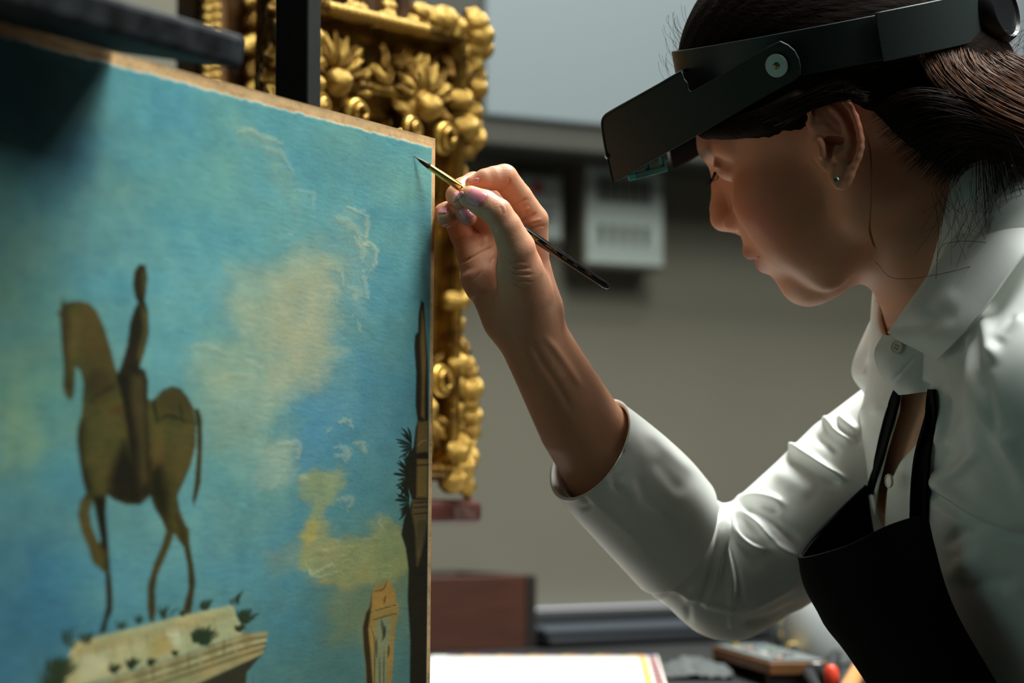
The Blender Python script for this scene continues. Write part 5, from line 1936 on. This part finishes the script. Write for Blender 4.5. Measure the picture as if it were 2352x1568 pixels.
lo, hi = bounds([T(f, u, l) for f in (-60, 125) for u in (-330, 215) for l in (-190, 170)], .01)
lo[0] = P(1900, 1200, 1.50)[0]
hi[0] = P(3020, 784, 1.40)[0]
lo[1] = min(lo[1], P(2400, 900, 1.18)[1])
Vs, Fs = mesh_sdf(shirt_f, lo, hi, .0021)
Vs = relax(Vs, Fs, 2, .5)
Ns = vnormals(Vs, Fs)
C4 = lambda pts: [(1800 + x / 1.708, 650 + y / 1.708) for x, y in pts]
Vs = sculpt(Vs, Ns, [
    (C4([(570, 810), (640, 870), (760, 940), (860, 975), (960, 1000)]), 11, -7.0, .6), (C4([(575, 780), (650, 830), (770, 900), (950, 965)]), 22, 5.0, .6),
    (C4([(580, 800), (640, 760), (700, 720), (760, 640)]), 14, 3.0), (C4([(575, 760), (620, 700), (660, 640)]), 12, -3.0),
    (C4([(640, 640), (700, 420), (740, 200), (800, 60)]), 16, 3.5), (C4([(720, 180), (700, 330), (690, 480), (640, 620)]), 12, -4.0), (C4([(800, 60), (800, 160), (815, 260), (810, 330)]), 16, 5.0),
    (C4([(840, 240), (870, 180), (943, 120)]), 14, 3.0), (C4([(820, 270), (880, 170), (930, 110)]), 9, -3.0), (C4([(780, 330), (800, 460), (830, 620)]), 16, -2.0),
    (C4([(600, 440), (620, 540), (590, 660)]), 12, 3.0), (C4([(640, 420), (650, 520), (620, 620)]), 10, -3.0), (C4([(740, 520), (800, 660), (900, 800), (950, 860)]), 24, -3.0), (C4([(840, 560), (900, 700), (960, 860)]), 26, 3.0),
    (C4([(620, 1050), (700, 980), (800, 960)]), 16, -2.0), (C4([(640, 1180), (720, 1100), (830, 1060)]), 24, 3.0), (C4([(700, 1200), (820, 1160), (943, 1185)]), 18, -3.0), (C4([(850, 1230), (943, 1200)]), 20, 3.0),
    (C4([(580, 470), (590, 560), (575, 700), (570, 800)]), 7, -2.0), (C4([(300, 450), (330, 560), (350, 660)]), 14, 2.5), (C4([(360, 450), (370, 520)]), 14, 2.0)])
shirt = obj('shirt', Vs, Fs, M_shirt, person)

# right sleeve with its turned-back cuff
sl_ops = [('+', pch([(2070, 985, 1.565, 128), (1965, 1085, 1.567, 144), (1885, 1172, 1.566, 150), (1780, 1262, 1.565, 146), (1690, 1320, 1.562, 136)]), 0),
          ('+', pch([(1660, 1338, 1.560, 116), (1560, 1250, 1.545, 130), (1470, 1150, 1.522, 128), (1408, 1086, 1.506, 122)]), .020)]
sl_core = pch([(1560, 1250, 1.545, 108), (1470, 1150, 1.522, 112), (1408, 1086, 1.506, 110), (1340, 1000, 1.488, 112)])
sl_base = union(sl_ops)


def sleeve_f(p):
    return smax(sl_base(p), -sl_core(p), .002)


lo, hi = bounds([P(1240, 880, 1.44), P(2250, 780, 1.50), P(1500, 1500, 1.47), P(2250, 1500, 1.64), P(1300, 880, 1.64), P(2260, 780, 1.64)], .02)
Vl, Fl = mesh_sdf(sleeve_f, lo, hi, .0016)
Vl = relax(Vl, Fl, 2, .5)
S3 = lambda pts: [(1250 + x / 2.4125, 850 + y / 2.4125) for x, y in pts]
sleeve_strokes = [
    (S3([(1010, 740), (960, 900), (880, 1080), (790, 1270)]), 9, 4.0, .7), (S3([(975, 700), (880, 850), (770, 1020), (680, 1180), (600, 1270)]), 11, 4.5, .7), (S3([(900, 690), (800, 840), (700, 1000), (600, 1110)]), 10, 3.0, .7),
    (S3([(990, 750), (920, 920), (840, 1080), (740, 1230)]), 7, -4.5, .7), (S3([(940, 690), (830, 860), (700, 1050), (600, 1190)]), 7, -3.5, .7), (S3([(1010, 780), (990, 950), (950, 1150), (900, 1300)]), 7, 3.5, .7),
    (S3([(1000, 790), (950, 950), (910, 1150), (860, 1290)]), 6, -4.0, .7), (S3([(1015, 800), (1000, 950), (1035, 1150), (1030, 1320)]), 8, 3.5, .7), (S3([(1020, 790), (1030, 930), (1075, 1120), (1090, 1280)]), 7, -3.0, .7),
    (S3([(1015, 780), (1060, 900), (1150, 975), (1240, 990)]), 8, 3.5, .7), (S3([(1040, 780), (1090, 880), (1180, 940), (1280, 970)]), 9, -3.0, .7), (S3([(1040, 750), (1180, 850), (1290, 970), (1410, 1035)]), 8, 3.5, .7),
    (S3([(1050, 735), (1200, 790), (1320, 880), (1420, 960)]), 12, -3.0, .7), (S3([(1040, 730), (1150, 695), (1260, 710), (1330, 745)]), 9, 3.0, .7), (S3([(1100, 760), (1200, 740), (1320, 790)]), 10, -2.0),
    (S3([(1335, 440), (1380, 430), (1460, 480), (1560, 545), (1680, 610)]), 9, 7.0, .8), (S3([(1330, 480), (1420, 520), (1540, 590), (1640, 640)]), 11, -4.5, .7), (S3([(1540, 290), (1570, 285), (1630, 350), (1720, 400)]), 10, 5.5, .8),
    (S3([(1480, 380), (1540, 390), (1640, 470)]), 12, -3.0), (S3([(1620, 240), (1680, 300), (1760, 360)]), 10, 4.0), (S3([(1600, 300), (1680, 360), (1760, 420)]), 9, -3.0),
    (S3([(1050, 1350), (1200, 1290), (1330, 1220), (1430, 1170)]), 10, 3.0), (S3([(1060, 1400), (1240, 1380), (1430, 1300)]), 12, -3.5), (S3([(1060, 1440), (1250, 1400), (1480, 1290)]), 8, 2.5),
    (S3([(580, 1110), (700, 1200), (850, 1270), (1000, 1320), (1150, 1330)]), 8, 1.8), (S3([(800, 1290), (800, 1420)]), 8, -1.5), (S3([(1040, 1300), (1040, 1440)]), 7, 1.8), (S3([(1250, 560), (1350, 600), (1500, 700)]), 20, 2.0)]
Nl = vnormals(Vl, Fl)
Vl = sculpt(Vl, Nl, sleeve_strokes, .3)
obj('sleeve', Vl, Fl, M_shirt, shirt)

# cuff: closed double wall
ringsC = [((1283, 1142), (1431, 926), 1.485), ((1318, 1185), (1472, 957), 1.494), ((1370, 1242), (1527, 1002), 1.508), ((1425, 1300), (1578, 1050), 1.522), ((1478, 1356), (1618, 1099), 1.536)]
nth = 120
outer = []
for q in catmull([[*r[0], *r[1], r[2]] for r in ringsC], 46):
    a, b, d = q[0:2], q[2:4], q[4]
    A0, B0_ = P(a[0], a[1], d), P(b[0], b[1], d)
    c0_, h0 = (A0 + B0_) / 2, (B0_ - A0) / 2
    th_ = np.linspace(0, 2 * math.pi, nth, endpoint=False)
    dep = np.cross(P(1547, 1234, 1.530) - P(1357, 1034, 1.489), h0)
    dep *= np.linalg.norm(h0) * 1.0 / np.linalg.norm(dep)
    outer.append(c0_ + np.cos(th_)[:, None] * h0 + np.sin(th_)[:, None] * dep)
outer = np.array(outer)
cen = outer.mean(1, keepdims=True)
axd = cen[-1, 0] - cen[0, 0]
axd /= np.linalg.norm(axd)
rad = (outer - cen)
rad /= np.linalg.norm(rad, axis=2)[..., None]
lip_in = outer[0] - rad[0] * .0022 + axd * .0004
lip_o = outer[0] + rad[0] * .0003 - axd * .0012
shell = [lip_in + axd * .04 - rad[0] * .004, lip_in + axd * .004, lip_in - axd * .0010, lip_o] + list(outer) + [outer[-1] + axd * .0008 - rad[-1] * .0012, outer[-1] - rad[-1] * .0040, outer[-6] - rad[-6] * .006]
G = np.array(shell)
nr_ = len(G)
Vc_ = G.reshape(-1, 3)
i, j = np.meshgrid(np.arange(nr_ - 1), np.arange(nth), indexing='ij')
Fc_ = np.stack([(i * nth + j).ravel(), (i * nth + (j + 1) % nth).ravel(), ((i + 1) * nth + (j + 1) % nth).ravel(), ((i + 1) * nth + j).ravel()], 1)
Nc_ = vnormals(Vc_, Fc_)
mid_i = nr_ // 2 * nth
if Nc_[mid_i] @ (Vc_[mid_i] - cen[len(cen) // 2, 0]) < 0:
    Fc_ = Fc_[:, ::-1].copy()
    Nc_ = -Nc_
Vc_ = sculpt(Vc_, Nc_, [
    (S3([(295, 545), (370, 500), (480, 425)]), 6, -1.6), (S3([(380, 600), (440, 540), (500, 480)]), 4, 1.2), (S3([(400, 600), (450, 650)]), 3, 1.0), (S3([(380, 620), (430, 670)]), 3, -1.0),
    (S3([(480, 570), (540, 650), (560, 730), (660, 790), (740, 850)]), 14, -2.6), (S3([(440, 560), (520, 700), (640, 830), (740, 880)]), 18, 2.0), (S3([(130, 630), (250, 740), (180, 770)]), 6, -1.4), (S3([(280, 720), (210, 840)]), 5, -.8),
    (S3([(540, 310), (690, 450), (860, 600)]), 12, 1.5), (S3([(160, 640), (300, 740), (440, 860), (600, 1000)]), 16, 1.2), (S3([(600, 470), (700, 600), (790, 700)]), 20, -1.2), (S3([(330, 640), (270, 760)]), 3, -.6), (S3([(300, 560), (350, 620), (330, 700)]), 8, 1.2)], .3)
obj('cuff', Vc_, Fc_, M_shirt, shirt)


def cloth(name, ctrl, nr, nc, th, m, parent, strokes=None):
    c = PA(ctrl)
    g = catmull(c, nr)
    g = np.swapaxes(catmull(np.swapaxes(g, 0, 1), nc), 0, 1)
    if strokes:
        n = grid_normals(g).reshape(-1, 3)
        v = g.reshape(-1, 3)
        if ((CAMP - v) * n).sum() < 0:
            n = -n
        g = sculpt(v, n, strokes).reshape(g.shape)
    v, f = thicken(g, th)
    return obj(name, v, f, m, parent, sharp=50)


col_in = mat('shirt_inside', rgb(206, 210, 204), .55, sheen=.2)
collar = cloth('collar', [
    [(2318, 372, 1.452), (2245, 470, 1.405), (2155, 602, 1.396), (2088, 698, 1.402), (2040, 764, 1.418)],
    [(2324, 380, 1.448), (2254, 477, 1.398), (2163, 608, 1.388), (2095, 704, 1.395), (2046, 768, 1.413)],
    [(2370, 450, 1.396), (2302, 540, 1.368), (2212, 664, 1.370), (2145, 742, 1.380), (2097, 796, 1.400)],
    [(2420, 505, 1.368), (2346, 590, 1.342), (2257, 714, 1.348), (2198, 780, 1.362), (2153, 826, 1.384)]], 40, 60, .0016, M_shirt, shirt,
    [(C4([(420, 200), (520, 215), (620, 190)]), 16, 1.2), (C4([(480, 130), (600, 90), (700, 30)]), 22, 1.5), (C4([(400, 190), (500, 170), (640, 150)]), 14, -1.0), (C4([(560, 60), (650, 130), (690, 150)]), 18, -1.2)])
cloth('collar_inner', [
    [(2330, 360, 1.47), (2250, 455, 1.425), (2165, 585, 1.418), (2098, 690, 1.424), (2044, 762, 1.428)],
    [(2345, 400, 1.48), (2270, 490, 1.43), (2190, 610, 1.421), (2125, 705, 1.424), (2066, 775, 1.424)],
    [(2380, 470, 1.47), (2310, 540, 1.42), (2230, 660, 1.41), (2165, 745, 1.412), (2105, 806, 1.414)]], 16, 40, .0012, col_in, shirt)
stand = cloth('collar_stand', [
    [(2028, 770, 1.430), (2062, 772, 1.420), (2108, 795, 1.411), (2165, 820, 1.404)],
    [(2010, 812, 1.434), (2048, 815, 1.421), (2096, 826, 1.412), (2158, 845, 1.405)],
    [(2026, 862, 1.436), (2054, 862, 1.424), (2096, 866, 1.414), (2150, 872, 1.407)],
    [(2066, 905, 1.436), (2082, 904, 1.427), (2106, 901, 1.417), (2146, 896, 1.409)]], 40, 40, .0016, M_shirt, shirt,
    [(C5b, w, h) for C5b, w, h in (([(2044, 880), (2078, 846), (2114, 806)], 2.2, -.7), ([(2050, 886), (2084, 852), (2120, 812)], 3, .4))])
cloth('far_collar', [
    [(2030, 680, 1.52), (2046, 684, 1.492), (2064, 700, 1.466)],
    [(1990, 760, 1.532), (2018, 765, 1.505), (2052, 772, 1.472)],
    [(1958, 850, 1.540), (1996, 850, 1.512), (2036, 850, 1.478)],
    [(1990, 907, 1.534), (2016, 908, 1.508), (2060, 907, 1.480)]], 40, 30, .0016, M_shirt, shirt,
    [([(2020, 700), (2000, 780), (1985, 850)], 7, -1.0), ([(1990, 850), (1982, 866)], 4, 1.4), ([(2030, 720), (2010, 800), (2000, 870)], 8, 1.0)])


def button(c, n, r, name='button'):
    n = n / np.linalg.norm(n)
    v, f = lathe(c, n, [(-.0006, r * .9), (.0004, r), (.0011, r * .94), (.0012, r * .80), (.0008, r * .72), (.0008, .0001)], 28)
    o = obj(name, v, f, mat('button_pearl', rgb(226, 222, 200), .3), shirt, sharp=40)
    u = np.cross(n, AU)
    u /= np.linalg.norm(u)
    w = np.cross(n, u)
    hl = []
    for a in range(4):
        q = c + (u * math.cos(a * math.pi / 2 + .4) + w * math.sin(a * math.pi / 2 + .4)) * r * .30 + n * .0008
        hl.append(lathe(q, n, [(-.0002, r * .11), (.00025, r * .11)], 8))
    return o, hl


# the button sits on the stand, its holes face the camera side
bvs = BVHTree.FromPolygons([Vector(x) for x in np.array([stand.matrix_world @ v.co + stand.location * 0 for v in stand.data.vertices]) + np.array(stand['_abs']) * (0 if stand.matrix_world.translation.length > 0 else 1)], [tuple(p.vertices) for p in stand.data.polygons])
rr_ = KPX * (2063 - 1176.0) * AX + KPX * (784.0 - 798) * AU + AF
hit = bvs.ray_cast(Vector(CAMP), Vector(rr_).normalized())
nb_ = np.array(hit[1]) if hit[1] is not None else -AF
nb_ = nb_ if nb_ @ AF < 0 else -nb_
cb_ = np.array(hit[0]) if hit[0] is not None else P(2063, 798, 1.415)
bo, hl = button(cb_ + nb_ * .0012, nb_, RP(16.5, 1.415))
for v, f in hl:
    obj('button_hole', v, f, M_hole, shirt, smooth=False)
b2, hl2 = button(P(2043, 1104, 1.452), -AX * .9 - AF * .35, .0048)

# ------------------------------------------------------------------ black apron
M_apr = mat('apron_cotton', rgb(9, 10, 9), .9, spec=.15, bump=.12, bscale=1800)
apron = cloth('apron', [
    [(2132, 1190, 1.378), (2040, 1219, 1.384), (1945, 1262, 1.410), (1846, 1284, 1.452), (1860, 1247, 1.482), (1920, 1187, 1.502), (1992, 1122, 1.508)],
    [(2133, 1194, 1.376), (2041, 1223, 1.382), (1944, 1267, 1.408), (1842, 1290, 1.452), (1858, 1254, 1.484), (1919, 1193, 1.504), (1992, 1128, 1.510)],
    [(2180, 1370, 1.362), (2085, 1380, 1.372), (1975, 1385, 1.402), (1868, 1378, 1.452), (1890, 1350, 1.49), (1950, 1310, 1.512), (2020, 1280, 1.52)],
    [(2290, 1572, 1.345), (2190, 1572, 1.358), (2090, 1572, 1.395), (1998, 1572, 1.452), (2020, 1560, 1.49), (2060, 1550, 1.52), (2110, 1540, 1.53)],
    [(2430, 1820, 1.340), (2330, 1820, 1.355), (2240, 1820, 1.392), (2150, 1820, 1.452), (2170, 1800, 1.51), (2200, 1790, 1.55), (2240, 1780, 1.57)]], 60, 90, .0022, M_apr, person,
    [([(1860, 1400), (1950, 1460), (2060, 1480)], 20, 1.5), ([(2120, 1230), (2150, 1330), (2170, 1420)], 16, -1.2)])


bvs2 = BVHTree.FromPolygons([Vector(x) for x in Vs], [tuple(int(i) for i in x) for x in Fs])


def shirt_d(px, py, default, up):
    r = Vector(KPX * (px - 1176.0) * AX + KPX * (784.0 - py) * AU + AF).normalized()
    h = bvs2.ray_cast(Vector(CAMP), r)
    if h[0] is None:
        return default
    return min(default + .05, ((np.array(h[0]) - CAMP) @ AF) / SCL - up)


def ribbon(name, L, R, ds, parent, th=.0022, up=.004):
    Ln, Rn = catmull(np.array(L, float), 16), catmull(np.array(R, float), 16)
    dn = np.interp(np.linspace(0, 1, 16), np.linspace(0, 1, len(ds)), ds)
    rows = []
    for l, r, d in zip(Ln, Rn, dn):
        pts = [l * (1 - t) + r * t for t in (.02, .35, .65, .98)]
        dd = [shirt_d(q[0], q[1], d, up) for q in pts]
        dd = [min(e, min(dd) + .010) for e in dd]
        rows.append([(q[0], q[1], e) for q, e in zip(pts, dd)])
    rows = np.array(rows)
    for k in range(3):
        rows[1:-1, :, 2] = np.minimum(rows[1:-1, :, 2], (rows[:-2, :, 2] + rows[2:, :, 2]) / 2)
    return cloth(name, rows, 60, 10, th, M_apr, parent)


ribbon('strap', [(2133, 894), (2131, 908), (2119, 978), (2100, 1048), (2091, 1118), (2088, 1200)], [(2147, 894), (2147, 908), (2150, 954), (2138, 1030), (2132, 1118), (2130, 1200)],
       [1.412, 1.409, 1.402, 1.394, 1.386, 1.380], apron)
ribbon('strap', [(2066, 870), (2053, 899), (2037, 937), (2022, 990), (2011, 1036), (2004, 1080), (1990, 1135)], [(2084, 870), (2071, 899), (2059, 943), (2044, 995), (2031, 1042), (2016, 1085), (2004, 1135)],
       [1.470, 1.472, 1.476, 1.482, 1.49, 1.50, 1.508], apron)

# ------------------------------------------------------------------ magnifying visor on her head
M_vis = mat('visor_plastic', rgb(40, 50, 47), .5, spec=.3, noise=.06, nscale=30, bump=.03, bscale=500)
M_vis2 = mat('visor_band', rgb(48, 57, 56), .4, spec=.4, bump=.03, bscale=500)
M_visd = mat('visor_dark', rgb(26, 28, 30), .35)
TB = math.radians(19.5)
b1_, b2_, b3_ = math.cos(TB) * H_F + math.sin(TB) * H_U, -math.sin(TB) * H_F + math.cos(TB) * H_U, H_L
BC = H(-6, 63, 0)
vis = empty('magnifying_visor', H(0, 66, 0))
tag(vis, 'dark grey magnifying visor with a headband and flip-down hood worn by the woman', 'magnifier')


def band_part(name, a0, a1, rf, rl, h0, h1, th, m, n=70, taper=0.0, sharp=40):
    th_ = np.radians(np.linspace(a0, a1, n))
    g = np.array([[BC + b1_ * math.cos(t) * rf * .001 + b3_ * math.sin(t) * rl * .001 + b2_ * hh_ * .001 for t in th_] for hh_ in np.linspace(h0, h1, 6)])
    v, f = thicken(g, th)
    return bevel(obj(name, v, f, m, vis, sharp=sharp), .0004, 1)


band_part('headband', -180, 180, 101, 83.5, -14, 14, .0022, M_vis2, 140)
band_part('rear_band', 118, 242, 105, 87.5, -15, 15.5, .0030, M_vis2, 70)
kb = BC - b1_ * .106
v, f = lathe(kb, -b1_ * .92 + b2_ * .12 + b3_ * .25, [(-.004, .021), (.002, .022), (.006, .022), (.011, .020), (.0125, .0185), (.0105, .017), (.010, .002)], 36)
obj('rear_knob', v, f, M_visd, vis, sharp=40)
PV = H(2, 66, 90)
pl_n = np.cross(H_F - .17 * H_L, H_U)
pl_n /= np.linalg.norm(pl_n)


def on_plate(px, py, off=0.0):
    r = KPX * (px - 1176.0) * AX + KPX * (784.0 - py) * AU + AF
    o = PV + pl_n * off
    return CAMP + r * (((o - CAMP) @ pl_n) / (r @ pl_n))


def mirror(p):
    q = p - H_O
    return p - 2 * (q @ H_L) * H_L


V6 = lambda pts: [(1380 + x / 4.356, 80 + y / 4.356) for x, y in pts]
side_out = V6([(1790, 62), (1870, 100), (1935, 155), (1978, 235), (1995, 320), (1990, 405), (1950, 450), (1860, 500), (1700, 588), (1000, 985), (400, 1325), (132, 1482), (92, 1300), (50, 1100), (22, 920), (24, 850), (48, 808), (85, 782), (300, 660), (600, 492), (806, 372), (830, 440), (862, 480), (872, 540), (890, 570), (930, 555), (1200, 405), (1500, 225), (1690, 112)])


def plate(name, pts, th, m, mir=False):
    a = [on_plate(*p) for p in pts]
    b = [q - pl_n * th * np.sign(pl_n @ H_L) for q in a]
    if mir:
        a, b = [mirror(q) for q in a], [mirror(q) for q in b]
    n = len(a)
    bm = bmesh.new()
    va, vb = [bm.verts.new(q) for q in a], [bm.verts.new(q) for q in b]
    bm.faces.new(va)
    bm.faces.new(vb[::-1])
    for i in range(n):
        bm.faces.new((va[i], vb[i], vb[(i + 1) % n], va[(i + 1) % n]))
    bmesh.ops.recalc_face_normals(bm, faces=bm.faces)
    me = bpy.data.meshes.new(name)
    bm.to_mesh(me)
    bm.free()
    v = np.array([x.co for x in me.vertices])
    o = obj(name, v, [tuple(p.vertices) for p in me.polygons], m, vis, smooth=False)
    bpy.data.meshes.remove(me)
    return bevel(o, .0007, 2)


plate('side_arm', side_out, .0020, M_vis)
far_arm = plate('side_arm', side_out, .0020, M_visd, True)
far_arm.location = Vector(far_arm.location) - Vector(H_U) * .008
prof_top = V6([(806, 374), (700, 434), (600, 494), (450, 578), (300, 662), (170, 734), (85, 784), (50, 810), (27, 850), (24, 920), (50, 1100), (92, 1300), (130, 1470)])
rows_ = []
for p in prof_top:
    a = on_plate(*p, off=-.0004 * np.sign(pl_n @ H_L))
    b = mirror(a)
    m = (a + b) / 2
    bul = .006 * H_F + .002 * H_U
    rows_.append([a, a * .97 + b * .03 + bul * .25, a * .85 + b * .15 + bul * .7, m + bul, a * .15 + b * .85 + bul * .7, a * .03 + b * .97 + bul * .25, b])
g = catmull(np.array(rows_), 40)
g = np.swapaxes(catmull(np.swapaxes(g, 0, 1), 40), 0, 1)
v, f = thicken(g, .0020)
obj('hood', v, f, M_vis, vis, sharp=45)
# pivot washers and pins
sgn = np.sign(pl_n @ H_L)
for mir in (False, True):
    c = on_plate(1785, 150, .0004 * sgn)
    nn = pl_n * sgn
    if mir:
        c, nn = mirror(c), nn - 2 * (nn @ H_L) * H_L
    v, f = lathe(c, nn, [(-.004, .0060), (.0002, .0074), (.0013, .0074), (.0017, .0069), (.0017, .0022), (.0017, .0005)], 36)
    obj('washer', v, f, mat('washer_zinc', rgb(176, 196, 190), .42, metal=.55), vis, sharp=30)
    v, f = lathe(c + nn * .0017, nn, [(0, .0022), (.0008, .0020), (.0013, .0012), (.0015, .0002)], 16)
    obj('pin', v, f, mat('pin_brass', rgb(150, 140, 104), .35, metal=.8), vis)
# twin lens plate with teal edges, between the side arms
M_teal = mat('lens_frame_teal', rgb(50, 160, 170), .2, trans=.0, coat=.4)
M_lens = mat('lens_glass', rgb(240, 245, 240), .03, trans=1.0)
la, lb = on_plate(1432, 419, -.003 * sgn), on_plate(1419, 369, -.003 * sgn)
lc_ = mirror(la)
ldir, lup = (lc_ - la), (lb - la)
ldir = ldir * .60 - AU * .0036
dep = np.cross(ldir, lup)
dep = dep / np.linalg.norm(dep) * .006
dep = dep if dep @ H_F < 0 else -dep
lup = lup * 1.5
st_ = la - dep * 0 + dep * .6
bar = .10
frame_parts = [box_basis(st_, ldir, dep, lup * .2), box_basis(st_ + lup * .82, ldir, dep, lup * .18), box_basis(st_ + lup * .2, ldir * .06, dep, lup * .62), box_basis(st_ + lup * .2 + ldir * .47, ldir * .06, dep, lup * .62), box_basis(st_ + lup * .2 + ldir * .94, ldir * .06, dep, lup * .62)]
bevel(obj('lens_frame', *join_parts(frame_parts), M_teal, vis, smooth=False), .0006)
for k in (.06, .53):
    obj('lens', *box_basis(st_ + lup * .2 + ldir * k + dep * .3, ldir * .41, dep * .4, lup * .62), M_lens, vis, smooth=False)
v, f = lathe(on_plate(1397, 357, .0002 * sgn) + H_F * .0005, H_F, [(0, .0018), (.0016, .0016), (.002, .0006)], 12)
obj('rivet', v, f, mat('washer_zinc', rgb(176, 196, 190), .42), vis)
